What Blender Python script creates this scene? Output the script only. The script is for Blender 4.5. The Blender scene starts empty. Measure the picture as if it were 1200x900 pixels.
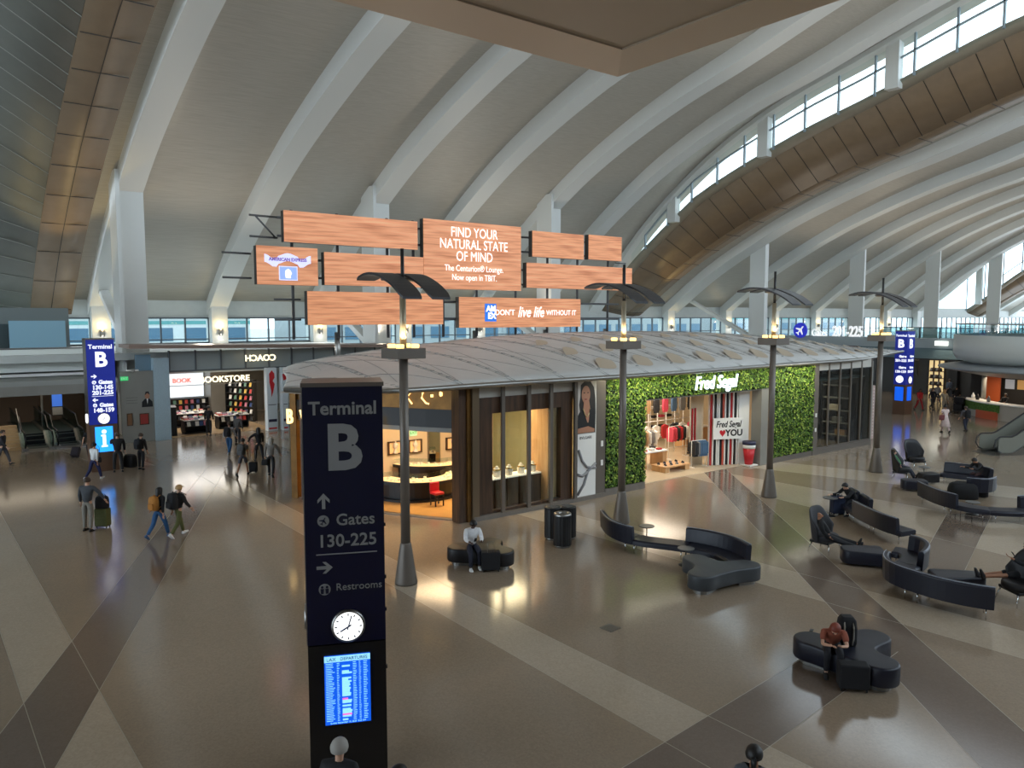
import bpy, bmesh, math, random
from mathutils import Vector, Matrix
random.seed(7)
PI = math.pi
SC = bpy.context.scene
COL = SC.collection
# ---------------------------------------------------------------- camera frame
F = 900.0; PIT = math.atan(78/900.0); CAMH = 7.0
TH = math.radians(37.5); CT, ST = math.cos(TH), math.sin(TH)
def ray(u, v):
    a = (u-600)/F; b = -(v-450)/F
    x = a; y = math.cos(PIT)+math.sin(PIT)*b; z = -math.sin(PIT)+math.cos(PIT)*b
    return Vector((x*CT+y*ST, -x*ST+y*CT, z))          # hall frame: x along the hall, y across it
def gp(u, v, z=0.0):
    d = ray(u, v); k = (z-CAMH)/d.z
    return Vector((d.x*k, d.y*k, z))
def on_t(u, v, t):
    d = ray(u, v); k = t/d.y
    return Vector((d.x*k, t, CAMH+d.z*k))
def on_s(u, v, s):
    d = ray(u, v); k = s/d.x
    return Vector((s, d.y*k, CAMH+d.z*k))
def depth(p):                                           # distance along the view
    return p.x*ST+p.y*CT
def yaw(a):                                             # 0 = facing away from the viewpoint, 90 = facing its right
    return -TH-math.radians(a)
cam = bpy.data.cameras.new('camera'); cam.lens = 27.0; cam.sensor_width = 36.0; cam.clip_end = 900; cam.clip_start = 0.1
camo = bpy.data.objects.new('camera', cam); COL.objects.link(camo)
camo.location = (0, 0, CAMH); camo.rotation_euler = (PI/2-PIT, 0, -TH)
SC.camera = camo
vs = SC.view_settings
vs.view_transform = 'Standard'; vs.look = 'None'; vs.gamma = 1; vs.use_curve_mapping = False
# ---------------------------------------------------------------- materials
MATS = {}
def srgb(c):
    return tuple(((x/255.0)/12.92 if x/255.0 <= 0.04045 else ((x/255.0+0.055)/1.055)**2.4) for x in c)
def mat(name, rgb, rough=0.5, metal=0.0, noise=0.0, nscale=8.0, bump=0.0, spec=0.5, emit=0.0, stretch=None, alpha=None, coat=0.0, rgb2=None):
    if name in MATS: return MATS[name]
    m = bpy.data.materials.new(name); m.use_nodes = True
    nt = m.node_tree; b = nt.nodes['Principled BSDF']
    c = srgb(rgb)
    b.inputs['Base Color'].default_value = (*c, 1); b.inputs['Roughness'].default_value = rough
    b.inputs['Metallic'].default_value = metal; b.inputs['Specular IOR Level'].default_value = spec
    if coat: b.inputs['Coat Weight'].default_value = coat; b.inputs['Coat Roughness'].default_value = 0.05
    if emit:
        b.inputs['Emission Color'].default_value = (*c, 1); b.inputs['Emission Strength'].default_value = emit
    if noise or bump:
        tc = nt.nodes.new('ShaderNodeTexCoord'); nz = nt.nodes.new('ShaderNodeTexNoise')
        nz.inputs['Scale'].default_value = nscale; nz.inputs['Detail'].default_value = 4
        src = tc.outputs['Object']
        if stretch:
            mp = nt.nodes.new('ShaderNodeMapping'); mp.inputs['Scale'].default_value = stretch
            nt.links.new(src, mp.inputs['Vector']); src = mp.outputs['Vector']
        nt.links.new(src, nz.inputs['Vector'])
        if noise:
            rp = nt.nodes.new('ShaderNodeValToRGB'); e = rp.color_ramp.elements
            c2 = srgb(rgb2) if rgb2 else tuple(x*(1-noise) for x in c)
            c3 = c if rgb2 else tuple(min(1, x*(1+noise)) for x in c)
            e[0].position = 0.33; e[0].color = (*c2, 1); e[1].position = 0.67; e[1].color = (*c3, 1)
            nt.links.new(nz.outputs['Fac'], rp.inputs['Fac']); nt.links.new(rp.outputs['Color'], b.inputs['Base Color'])
            if emit: nt.links.new(rp.outputs['Color'], b.inputs['Emission Color'])
        if bump:
            bp = nt.nodes.new('ShaderNodeBump'); bp.inputs['Strength'].default_value = bump; bp.inputs['Distance'].default_value = 0.02
            nt.links.new(nz.outputs['Fac'], bp.inputs['Height']); nt.links.new(bp.outputs['Normal'], b.inputs['Normal'])
    MATS[name] = m; return m
def glassmat(name, tint=(255, 255, 255), refl=0.12, rough=0.02):
    if name in MATS: return MATS[name]
    m = bpy.data.materials.new(name); m.use_nodes = True; nt = m.node_tree
    nt.nodes.remove(nt.nodes['Principled BSDF']); out = nt.nodes['Material Output']
    tr = nt.nodes.new('ShaderNodeBsdfTransparent'); tr.inputs['Color'].default_value = (*srgb(tint), 1)
    gl = nt.nodes.new('ShaderNodeBsdfGlossy'); gl.inputs['Roughness'].default_value = rough
    mx = nt.nodes.new('ShaderNodeMixShader'); mx.inputs['Fac'].default_value = refl
    nt.links.new(tr.outputs[0], mx.inputs[1]); nt.links.new(gl.outputs[0], mx.inputs[2]); nt.links.new(mx.outputs[0], out.inputs['Surface'])
    MATS[name] = m; return m
def ramp_mat(name, rgb_a, rgb_b, scale, stretch, rough=0.5, wave=False, distort=4.0, emit=0.0, bump=0.0, lo=0.3, hi=0.7):
    if name in MATS: return MATS[name]
    m = bpy.data.materials.new(name); m.use_nodes = True; nt = m.node_tree; b = nt.nodes['Principled BSDF']
    b.inputs['Roughness'].default_value = rough
    tc = nt.nodes.new('ShaderNodeTexCoord'); mp = nt.nodes.new('ShaderNodeMapping'); mp.inputs['Scale'].default_value = stretch
    nt.links.new(tc.outputs['Object'], mp.inputs['Vector'])
    if wave:
        tx = nt.nodes.new('ShaderNodeTexWave'); tx.bands_direction = 'Z'; tx.inputs['Distortion'].default_value = distort
        tx.inputs['Detail'].default_value = 3; tx.inputs['Scale'].default_value = scale; fac = tx.outputs['Fac']
    else:
        tx = nt.nodes.new('ShaderNodeTexNoise'); tx.inputs['Scale'].default_value = scale; tx.inputs['Detail'].default_value = 5; fac = tx.outputs['Fac']
    nt.links.new(mp.outputs['Vector'], tx.inputs['Vector'])
    rp = nt.nodes.new('ShaderNodeValToRGB'); e = rp.color_ramp.elements
    e[0].position = lo; e[0].color = (*srgb(rgb_a), 1); e[1].position = hi; e[1].color = (*srgb(rgb_b), 1)
    nt.links.new(fac, rp.inputs['Fac']); nt.links.new(rp.outputs['Color'], b.inputs['Base Color'])
    if emit:
        nt.links.new(rp.outputs['Color'], b.inputs['Emission Color']); b.inputs['Emission Strength'].default_value = emit
    if bump:
        bp = nt.nodes.new('ShaderNodeBump'); bp.inputs['Strength'].default_value = bump
        nt.links.new(fac, bp.inputs['Height']); nt.links.new(bp.outputs['Normal'], b.inputs['Normal'])
    MATS[name] = m; return m
# ---------------------------------------------------------------- mesh builder
class MB:
    def __init__(s): s.v = []; s.f = []; s.mi = []; s.sm = []
    def add(s, vs_, fs, mi=0, smooth=False):
        o = len(s.v); s.v += [tuple(p) for p in vs_]
        for f in fs: s.f.append([i+o for i in f]); s.mi.append(mi); s.sm.append(smooth)
        return s
    def box(s, x0, x1, y0, y1, z0, z1, mi=0, M=None):
        p = [(x0,y0,z0),(x1,y0,z0),(x1,y1,z0),(x0,y1,z0),(x0,y0,z1),(x1,y0,z1),(x1,y1,z1),(x0,y1,z1)]
        if M is not None: p = [M @ Vector(q) for q in p]
        return s.add(p, [(0,3,2,1),(4,5,6,7),(0,1,5,4),(1,2,6,5),(2,3,7,6),(3,0,4,7)], mi)
    def hexa(s, a, b, mi=0):                       # two quads (lists of 4 points)
        return s.add(list(a)+list(b), [(3,2,1,0),(4,5,6,7),(0,1,5,4),(1,2,6,5),(2,3,7,6),(3,0,4,7)], mi)
    def quad(s, a, b, c, d, mi=0): return s.add([a,b,c,d], [(0,1,2,3)], mi)
    def prism(s, poly, z0, z1, mi=0, M=None, smooth=False):
        n = len(poly); p = [(x,y,z0) for x,y in poly]+[(x,y,z1) for x,y in poly]
        if M is not None: p = [M @ Vector(q) for q in p]
        s.add(p, [tuple(range(n-1,-1,-1)), tuple(range(n,2*n))], mi)
        o = len(s.v)-2*n
        for i in range(n):
            j = (i+1) % n; s.f.append([o+i,o+j,o+n+j,o+n+i]); s.mi.append(mi); s.sm.append(smooth)
        return s
    def lathe(s, prof, n=20, c=(0,0,0), mi=0, smooth=True, M=None, cap=True):
        p = []
        for r, z in prof:
            for i in range(n):
                a = 2*PI*i/n; p.append((c[0]+r*math.cos(a), c[1]+r*math.sin(a), c[2]+z))
        if M is not None: p = [M @ Vector(q) for q in p]
        fs = []
        for k in range(len(prof)-1):
            for i in range(n):
                j = (i+1) % n; fs.append((k*n+i, k*n+j, (k+1)*n+j, (k+1)*n+i))
        s.add(p, fs, mi, smooth)
        if cap:
            o = len(s.v)-len(p)
            s.f.append([o+i for i in range(n-1,-1,-1)]); s.mi.append(mi); s.sm.append(False)
            q = o+(len(prof)-1)*n; s.f.append([q+i for i in range(n)]); s.mi.append(mi); s.sm.append(False)
        return s
    def tube(s, pts, r, n=8, mi=0, smooth=True):
        pts = [Vector(p) for p in pts]; rr = r if isinstance(r, (list, tuple)) else [r]*len(pts)
        rings = []
        for i, p in enumerate(pts):
            d = (pts[min(i+1, len(pts)-1)]-pts[max(i-1, 0)]).normalized()
            a = Vector((0,0,1)) if abs(d.z) < 0.95 else Vector((1,0,0))
            x = d.cross(a).normalized(); y = x.cross(d)
            rings.append([p+(x*math.cos(2*PI*k/n)+y*math.sin(2*PI*k/n))*rr[i] for k in range(n)])
        vv = [q for R_ in rings for q in R_]; fs = []
        for i in range(len(pts)-1):
            for k in range(n):
                j = (k+1) % n; fs.append((i*n+k, i*n+j, (i+1)*n+j, (i+1)*n+k))
        s.add(vv, fs, mi, smooth); s.add([vv[k] for k in range(n)], [tuple(range(n-1,-1,-1))], mi)
        s.add(vv[-n:], [tuple(range(n))], mi)
        return s
    def grid(s, rows, mi=0, smooth=True, closed=False):
        n = len(rows[0]); vv = [q for r in rows for q in r]; fs = []
        for i in range(len(rows)-1):
            for k in range(n if closed else n-1):
                j = (k+1) % n; fs.append((i*n+k, i*n+j, (i+1)*n+j, (i+1)*n+k))
        return s.add(vv, fs, mi, smooth)
    def ball(s, c, r, n=12, m=8, mi=0, M=None):
        rx, ry, rz = r if isinstance(r, (tuple, list)) else (r, r, r); rows = []
        for i in range(m+1):
            a = -PI/2+PI*i/m; rows.append([(c[0]+rx*math.cos(a)*math.cos(2*PI*k/n), c[1]+ry*math.cos(a)*math.sin(2*PI*k/n), c[2]+rz*math.sin(a)) for k in range(n)])
        if M is not None: rows = [[M @ Vector(q) for q in r_] for r_ in rows]
        return s.grid(rows, mi, True, True)
    def mesh(s, name, mats):
        me = bpy.data.meshes.new(name); me.from_pydata(s.v, [], s.f)
        for m in (mats if isinstance(mats, (list, tuple)) else [mats]): me.materials.append(m)
        me.polygons.foreach_set('material_index', s.mi); me.polygons.foreach_set('use_smooth', s.sm)
        bm = bmesh.new(); bm.from_mesh(me); bmesh.ops.remove_doubles(bm, verts=bm.verts, dist=1e-5)
        bmesh.ops.recalc_face_normals(bm, faces=bm.faces); bm.to_mesh(me); bm.free(); me.update()
        return me
    def build(s, name, mats, parent=None, loc=None, rz=0.0, bevel=0.0, solid=0.0, subsurf=0, seg=2):
        o = bpy.data.objects.new(name, s.mesh(name, mats)); COL.objects.link(o)
        if parent is not None: o.parent = parent
        if loc is not None: o.location = loc
        if rz: o.rotation_euler.z = rz
        if solid:
            md = o.modifiers.new('solid', 'SOLIDIFY'); md.thickness = solid; md.offset = 0
        if bevel:
            md = o.modifiers.new('bevel', 'BEVEL'); md.width = bevel; md.segments = seg; md.limit_method = 'ANGLE'; md.angle_limit = 0.7
        if subsurf:
            md = o.modifiers.new('sub', 'SUBSURF'); md.levels = subsurf; md.render_levels = subsurf
        return o
def tag(o, label=None, cat=None, group=None, kind=None):
    if label: o['label'] = label
    if cat: o['category'] = cat
    if group: o['group'] = group
    if kind: o['kind'] = kind
    return o
def struct(o, label=None, cat='building'):
    return tag(o, label, cat if label else None, None, 'structure')
def thing(name, loc, label, cat, group=None, rz=0.0):
    o = bpy.data.objects.new(name, None); COL.objects.link(o); o.empty_display_size = 0.2
    o.location = loc; o.rotation_euler.z = rz
    return tag(o, label, cat, group)
def copy_tree(o, parent=None):
    c = o.copy(); COL.objects.link(c)
    if parent is not None: c.parent = parent
    for ch in o.children: copy_tree(ch, c)
    return c
def text(name, body, size, mat_, parent=None, M=None, ext=0.004, off=0.0, align='CENTER', sx=1.0, shear=0.0):
    cu = bpy.data.curves.new(name, 'FONT'); cu.body = body; cu.size = size; cu.extrude = ext; cu.offset = off
    cu.align_x = align; cu.align_y = 'CENTER'; cu.shear = shear; cu.resolution_u = 3; cu.materials.append(mat_)
    tmp = bpy.data.objects.new(name+'_t', cu); COL.objects.link(tmp)
    me = bpy.data.meshes.new_from_object(tmp); bpy.data.objects.remove(tmp); bpy.data.curves.remove(cu)
    if sx != 1.0: me.transform(Matrix.Diagonal((sx, 1, 1, 1)))
    if M is not None: me.transform(M)
    if not me.materials: me.materials.append(mat_)
    me.name = name
    o = bpy.data.objects.new(name, me); COL.objects.link(o)
    if parent is not None: o.parent = parent
    return o
def face_M(origin, rz=0.0):
    """text plane standing upright, reading from -y side (rz = 0 means the face normal is -y)"""
    return Matrix.Translation(origin) @ Matrix.Rotation(rz, 4, 'Z') @ Matrix.Rotation(PI/2, 4, 'X')
def interp(tab, x):
    if x <= tab[0][0]: return tab[0][1]
    for (a, va), (b, vb) in zip(tab, tab[1:]):
        if x <= b:
            return va+(vb-va)*(x-a)/(b-a)
    return tab[-1][1]
def smooth_tab(tab, x):                                  # Catmull-Rom
    n = len(tab)
    if x <= tab[0][0]: return tab[0][1]
    if x >= tab[-1][0]: return tab[-1][1]
    for i in range(n-1):
        if x <= tab[i+1][0]:
            x0, y0 = tab[max(i-1, 0)]; x1, y1 = tab[i]; x2, y2 = tab[i+1]; x3, y3 = tab[min(i+2, n-1)]
            u = (x-x1)/(x2-x1); m1 = (y2-y0)/(x2-x0)*(x2-x1); m2 = (y3-y1)/(x3-x1)*(x2-x1)
            return (2*u**3-3*u*u+1)*y1+(u**3-2*u*u+u)*m1+(-2*u**3+3*u*u)*y2+(u**3-u*u)*m2
# common materials
M_WHITE = mat('white_painted_steel', (216, 217, 213), 0.45)
M_CEIL = ramp_mat('ceiling_panel', (172, 166, 154), (186, 180, 169), 30, (0.02, 0.5, 0.5), 0.42)
M_BROWN = mat('bronze_ceiling_panel', (132, 110, 86), 0.5, 0.0, 0.06, 1.2)
M_BROWNL = mat('bronze_edge_panel', (150, 140, 122), 0.5, 0.0, 0.05, 1.2)
M_SEAM = mat('panel_seam', (50, 44, 38), 0.6)
M_SEAML = mat('pale_panel_seam', (150, 150, 142), 0.6)
M_BROWNSH = mat('bronze_panel_shaded', (110, 112, 106), 0.55, 0.0, 0.04, 1.5)  # same bronze panels as the other valleys, their dimmer lighting put into the colour
M_STEEL = mat('brushed_steel', (150, 148, 144), 0.32, 0.9, 0.08, 20)
M_CHROME = mat('chrome', (205, 205, 205), 0.12, 1.0)
M_DKMET = mat('dark_bronze_metal', (112, 104, 96), 0.42, 0.3)
M_BLACK = mat('black_satin', (22, 22, 24), 0.45)
M_GLASS = glassmat('clear_glass', (238, 246, 246), 0.06)
M_GLASSD = glassmat('tinted_glass', (176, 184, 184), 0.07)
M_GLASSR = glassmat('balustrade_glass', (196, 214, 216), 0.13)
M_FRAME = mat('window_frame_grey', (92, 98, 104), 0.45, 0.3)
M_CONC = mat('pale_plaster', (196, 200, 196), 0.55, 0, 0.03, 2)
M_GREY = mat('grey_wall_panel', (138, 136, 130), 0.4, 0.1, 0.04, 1.5)
# ================================================================ FLOOR
LINES = {}
def line(a, b):
    p, q = gp(*a), gp(*b); d = (q-p).normalized(); n = Vector((-d.y, d.x, 0)); return (n.x, n.y, -(n.x*p.x+n.y*p.y))
BANDS = []   # (mat index, line1, line2, clip (dmin,dmax along view depth))
def band(mi, a, b, c, d, ylo=0, yhi=200):
    BANDS.append((mi, line(a, b), line(c, d), ylo, yhi))
# light bands first, dark ones over them
band(1, (0, 600), (167, 900), (0, 740), (53, 900))                     # pale band, lower left
band(1, (270, 578), (780, 870), (279, 565), (830, 839), 0, 34)         # pale band in front of the lamp row
band(1, (823, 563), (973, 600), (836, 552), (985, 578), 0, 60)         # pale band by the lamps
band(1, (892, 684), (1200, 772), (892, 660), (1200, 740), 0, 60)       # pale band to the right
band(1, (985, 560), (1200, 585), (985, 549), (1200, 572), 0, 60)
band(1, (150, 560), (250, 602), (180, 545), (270, 580), 36, 60)
band(2, (27, 825), (177, 632), (117, 808), (219.5, 628), 0, 36)        # dark band, left
band(2, (780, 869), (943, 770), (902.5, 874.5), (1004.5, 799), 0, 15.6)
band(2, (887, 620), (1109.5, 857), (933, 622), (1158, 820), 0, 35)
band(2, (1105, 610), (1065, 680), (1153, 622), (1125, 680), 20.5, 27)    # mid grey crossing, under the far sofas
def floor():
    bm = bmesh.new()
    vv = [bm.verts.new(p) for p in ((-60, -12, 0), (170, -12, 0), (170, 62, 0), (-60, 62, 0))]
    bm.faces.new(vv)
    W = 0.007
    cuts = []
    for mi, l1, l2, lo, hi in BANDS:
        for l in (l1, l2):
            for o in (-W, W): cuts.append((l[0], l[1], l[2]+o))
    for d in (15.6, 20.5, 27, 34, 35, 36, 60): cuts.append((ST, CT, -d))
    for n1, n2, c in cuts:
        bmesh.ops.bisect_plane(bm, geom=bm.verts[:]+bm.edges[:]+bm.faces[:], plane_co=(-n1*c, -n2*c, 0), plane_no=(n1, n2, 0))
    for f in bm.faces:
        c = f.calc_center_median(); m = 0; dep = depth(c); edge = False
        for mi, l1, l2, lo, hi in BANDS:
            if not lo <= dep <= hi: continue
            v1 = l1[0]*c.x+l1[1]*c.y+l1[2]; v2 = l2[0]*c.x+l2[1]*c.y+l2[2]
            # inside when between the two lines, on the same side as the midpoint far in front
            mid = mids[id(l1)]
            s1 = l1[0]*mid.x+l1[1]*mid.y+l1[2]; s2 = l2[0]*mid.x+l2[1]*mid.y+l2[2]
            k1 = v1*(1 if s1 > 0 else -1); k2 = v2*(1 if s2 > 0 else -1)
            if k1 > -W and k2 > -W:
                if k1 < W or k2 < W: edge = True
                elif mi != 1 or m != 2: m = mi
        f.material_index = 3 if edge else m
    me = bpy.data.meshes.new('floor'); bm.to_mesh(me); bm.free()
    for m in (terrazzo('terrazzo_beige', (156, 138, 118)), terrazzo('terrazzo_pale', (186, 170, 150)), terrazzo('terrazzo_dark', (122, 107, 95)), mat('brass_divider', (166, 156, 138), 0.35, 0.3)):
        me.materials.append(m)
    o = bpy.data.objects.new('floor', me); COL.objects.link(o); return struct(o)
def terrazzo(name, rgb):
    if name in MATS: return MATS[name]
    m = bpy.data.materials.new(name); m.use_nodes = True; nt = m.node_tree; b = nt.nodes['Principled BSDF']
    tc = nt.nodes.new('ShaderNodeTexCoord'); vo = nt.nodes.new('ShaderNodeTexVoronoi'); vo.inputs['Scale'].default_value = 28
    nz = nt.nodes.new('ShaderNodeTexNoise'); nz.inputs['Scale'].default_value = 0.35; nz.inputs['Detail'].default_value = 3
    nt.links.new(tc.outputs['Object'], vo.inputs['Vector']); nt.links.new(tc.outputs['Object'], nz.inputs['Vector'])
    c = srgb(rgb)
    rp = nt.nodes.new('ShaderNodeValToRGB'); e = rp.color_ramp.elements
    e[0].position = 0.0; e[0].color = (*[x*0.9 for x in c], 1); e[1].position = 1.0; e[1].color = (*[min(1, x*1.08) for x in c], 1)
    nt.links.new(vo.outputs['Color'], rp.inputs['Fac'])
    mx = nt.nodes.new('ShaderNodeMix'); mx.data_type = 'RGBA'; mx.blend_type = 'MULTIPLY'; mx.inputs['Factor'].default_value = 0.35
    r2 = nt.nodes.new('ShaderNodeValToRGB'); r2.color_ramp.elements[0].position = 0.3; r2.color_ramp.elements[1].position = 0.7
    r2.color_ramp.elements[0].color = (0.72, 0.72, 0.72, 1); r2.color_ramp.elements[1].color = (1, 1, 1, 1)
    nt.links.new(nz.outputs['Fac'], r2.inputs['Fac'])
    nt.links.new(rp.outputs['Color'], mx.inputs['A']); nt.links.new(r2.outputs['Color'], mx.inputs['B']); nt.links.new(mx.outputs['Result'], b.inputs['Base Color'])
    b.inputs['Roughness'].default_value = 0.13; b.inputs['IOR'].default_value = 1.6
    MATS[name] = m; return m
mids = {}
def midpoint_of(pts):
    ps = [gp(*p) for p in pts]; return sum(ps, Vector())/4
def reg_mids():
    raw = [((0,600),(167,900),(0,740),(53,900)), ((270,578),(780,870),(279,565),(830,839)), ((823,563),(973,600),(836,552),(985,578)),
           ((892,684),(1200,772),(892,660),(1200,740)), ((985,560),(1200,585),(985,549),(1200,572)), ((150,560),(250,602),(180,545),(270,580)),
           ((27,825),(177,632),(117,808),(219.5,628)), ((780,869),(943,770),(902.5,874.5),(1004.5,799)),
           ((887,620),(1109.5,857),(933,622),(1158,820)), ((1105,610),(1065,680),(1153,622),(1125,680))]
    for b_, r in zip(BANDS, raw): mids[id(b_[1])] = midpoint_of(r)
reg_mids()
floor()
# ================================================================ ROOF
PT = [(-12, 24.4), (0, 25.0), (10, 24.9), (20, 23.8), (25, 22.6), (31.4, 20.7), (36.7, 19.3), (44.6, 16.6), (50, 14.2), (55.5, 11.3), (62, 6.9)]
def Pz(t): return smooth_tab(PT, t)
WT = [(8, 0), (17.4, 0.35), (25.4, 1.0), (33.5, 1.8), (41.8, 2.35), (50, 3.0), (55, 4.1), (61, 5.7)]
BT = [(-12, 1.0), (38, 1.0), (45, 0.9), (52, 0.65), (57, 0.35), (62, 0.0)]
def rise(s, s0, ln):                                   # each wave of roof lifts towards its far end
    return smooth_tab(WT, 8+(s-s0)*53.0/ln)
def zrib(s, t, s0, ln): return Pz(t)+rise(s, s0, ln)*smooth_tab(BT, t)
TS = [62-i*2 for i in range(0, 38)]
RIBD = 1.15
def ceiling_shell(name, s0, s1, ln, base):
    rows = []
    n = 14
    for i in range(n+1):
        s = s0+(s1-s0)*i/n
        rows.append([(s, t, zrib(s, t, base, ln)+RIBD) for t in TS])
    return struct(MB().grid(rows).build(name, M_CEIL, solid=0.1))
def rib(s, base, ln, w=1.4, tmin=-12):
    mb = MB(); L, R = [], []
    rows = []
    for t in [62-i for i in range(0, 75)]:
        z0 = zrib(s, t, base, ln)
        rows.append([(s, t, z0), (s+w, t, z0+0.0), (s+w, t, z0+RIBD+0.25), (s, t, z0+RIBD+0.25)])
    mb.grid(rows, closed=True, smooth=False); mb.add(rows[0], [(0,1,2,3)]); mb.add(rows[-1], [(3,2,1,0)])
    o = mb.build('ceiling_rib', M_WHITE); return struct(o)
def post(s, zlow=2.6, w=1.4, z1=None, t=62, base=8.4, ln=52.6):
    zt = (z1 or zrib(s, 61, base, ln)+0.6)
    mb = MB().box(s+0.1, s+w-0.1, 60.7, 62.2, zlow, zt)
    return struct(mb.build('rib_pedestal', M_WHITE))
def column(s, base, ln, w=1.4, t=50.0, brace=True):
    z = zrib(s, t, base, ln)
    root = thing('roof_column', (s+w/2, t, 0), None, None); struct(root)
    MB().box(-w/2, w/2, -0.2, 1.0, 0, z+0.7).build('column_shaft', M_WHITE, root)
    MB().box(-w/2-0.22, -w/2, -0.9, 1.0, 0, z+1.2).build('column_fin', M_WHITE, root)
    if brace:
        MB().hexa([(-0.3,1.0,4.95),(0.3,1.0,4.95),(0.3,2.0,4.95),(-0.3,2.0,4.95)], [(-0.3,10.3,9.4),(0.3,10.3,9.4),(0.3,11.0,9.4),(-0.3,11.0,9.4)]).build('column_brace', M_WHITE, root)
    return root
def valley(s0, idx, top_rise=2.6):
    """bronze valley between two roof waves: sloping panelled face, flat soffit, panel seams"""
    seam = []
    # sloping face
    a = MB(); rows = []
    for t in TS: rows.append([(s0, t, Pz(t)+0.05), (s0-4.0, t, Pz(t)+top_rise*min(1, max(0.25, (62-t)/14)))])
    a.grid(rows, smooth=True)
    struct(a.build('ceiling_valley_face', M_BROWN if idx else M_BROWNSH, solid=0.08))
    b = MB()
    rows = [[(s0-4.0, t, Pz(t)+top_rise*min(1, max(0.25, (62-t)/14))), (s0-4.9, t, Pz(t)+top_rise*min(1, max(0.25, (62-t)/14))+0.55)] for t in TS]
    b.grid(rows); struct(b.build('ceiling_valley_rim', M_BROWNL, solid=0.08))
    c = MB(); rows = [[(s0, t, Pz(t)+0.05), (s0+1.2, t, Pz(t)), (s0+2.5, t, Pz(t)+0.1)] for t in TS]
    c.grid(rows); struct(c.build('ceiling_valley_soffit', M_BROWN, solid=0.08))
    d = MB(); step = 1.75 if idx else 1.35; t = 61.0
    while t > -8:
        for (sa, za), (sb, zb) in (((s0, 0.0), (s0-4.0, top_rise*min(1, max(0.25, (62-t)/14)))),):
            w = 0.025
            d.hexa([(sa, t-w, Pz(t)+za-0.0), (sa, t+w, Pz(t)+za), (sb, t+w, Pz(t)+zb-0.05), (sb, t-w, Pz(t)+zb-0.05)],
                   [(sa, t-w, Pz(t)+za-0.03), (sa, t+w, Pz(t)+za-0.03), (sb, t+w, Pz(t)+zb-0.08), (sb, t-w, Pz(t)+zb-0.08)])
        t -= step
    struct(d.build('ceiling_valley_seams', M_SEAM if idx else M_SEAML))
    e = MB(); t = 61.0
    while t > -8:
        e.box(s0+0.05, s0+2.4, t-0.012, t+0.012, Pz(t)-0.06, Pz(t)-0.02); t -= 2.6
    rows = [[(s0+1.19, q, Pz(q)-0.07), (s0+1.23, q, Pz(q)-0.07)] for q in TS]; e.grid(rows)
    struct(e.build('ceiling_soffit_seams', M_SEAM))
def clerestory(s, base, ln, n, lo=2.6, top=None, t1=58, posts=(50.5, 40.5, 29.5, 18.5)):
    """glass between the lifted roof edge and the valley rim below it"""
    root = thing('window_%d' % n, (s, 30, 20), None, None); struct(root)
    zt = top or (lambda t: zrib(s, t, base, ln))
    zb = lambda t: Pz(t)+lo*min(1, max(0.25, (62-t)/14))+0.3
    O = Vector((s, 30, 20))
    L = lambda x, t, z: (x-O.x, t-O.y, z-O.z)
    g = MB(); g.grid([[L(s-0.9, t, zb(t)), L(s-0.9, t, zt(t)+0.2)] for t in TS if t < t1]); g.build('pane', M_GLASS, root)
    f = MB()
    for i in range(34):
        t = t1-1-i*2.9; w = 0.07
        if t < -8: break
        if zt(t)-zb(t) < 0.5: continue
        f.box(*[q for q in (s-1.0-O.x, s-0.8-O.x, t-w-O.y, t+w-O.y)], zb(t)-O.z, zt(t)+0.2-O.z)
    for fr in (0.42,):
        rows = []
        for t in TS:
            if t > t1-4: continue
            z = zb(t)+1.75
            if z > zt(t): z = zt(t)
            rows.append([L(s-1.0, t, z), L(s-0.8, t, z), L(s-0.8, t, z+0.12), L(s-1.0, t, z+0.12)])
        f.grid(rows, closed=True, smooth=False)
    f.build('mullion', mat('pale_mullion', (150, 164, 172), 0.4), root)
    p = MB()
    for t in posts:
        p.box(s-1.25-O.x, s-0.55-O.x, t-0.5-O.y, t+0.5-O.y, zb(t)-O.z-0.2, zt(t)+0.9-O.z)
    p.build('post', M_WHITE, root)
    # deep white edge beam over the glass
    e = MB(); rows = []
    for t in TS:
        z = zt(t); rows.append([L(s-1.6, t, z+0.25), L(s, t, z), L(s, t, z+1.3), L(s-1.6, t, z+1.3)])
    e.grid(rows, closed=True, smooth=False); e.build('edge_beam', M_WHITE, root)
LN1 = 51.0
valley(5.9, 0)
ceiling_shell('ceiling', 8.0, 59.4, LN1, 8.4)
SR1 = [9.4+8.15*i for i in range(6)]
for i, s in enumerate(SR1):
    rib(s, 8.4, LN1)
    if i % 2 == 0: column(s, 8.4, LN1)
    post(s)
clerestory(59.4, 8.4, LN1, 1)
valley(63.4, 1)
S2 = 65.8; LN2 = 87.0
ceiling_shell('ceiling', 65.6, 133.2, LN2, S2)
SR2 = [69.6, 80.5, 90.8, 101.0, 111.2, 121.4, 131.6]
for i, s in enumerate(SR2):
    rib(s, S2, LN2, 1.4 if i else 2.2)
    post(s, base=S2, ln=LN2)
for s in (71.9, 92.4, 112.6, 133.6): column(s, S2, LN2, brace=(s < 75))
def flare(s, t):                                       # the roof edge sweeps up towards the last row of windows
    return zrib(133.0, t, S2, LN2)+max(0, (s-133.0)/20.0)**1.5*interp([(-12, 5.4), (50, 6.0), (58, 7.4), (62, 7.4)], t)
struct(MB().grid([[(133.0+2*i, t, flare(133.0+2*i, t)+RIBD*(1-i/10)) for t in TS] for i in range(11)]).build('ceiling', M_CEIL, solid=0.1))
clerestory(153.0, S2, LN2, 2, top=lambda t: flare(153.0, t), t1=62.5, posts=(59.5, 50.5, 40.5, 29.5, 18.5))
struct(MB().box(133, 153, 62.3, 62.45, 7, 15).build('window_gable', M_GLASS))
valley(157.0, 1)
ceiling_shell('ceiling', 159.2, 185.0, LN2, 159.4)
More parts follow.
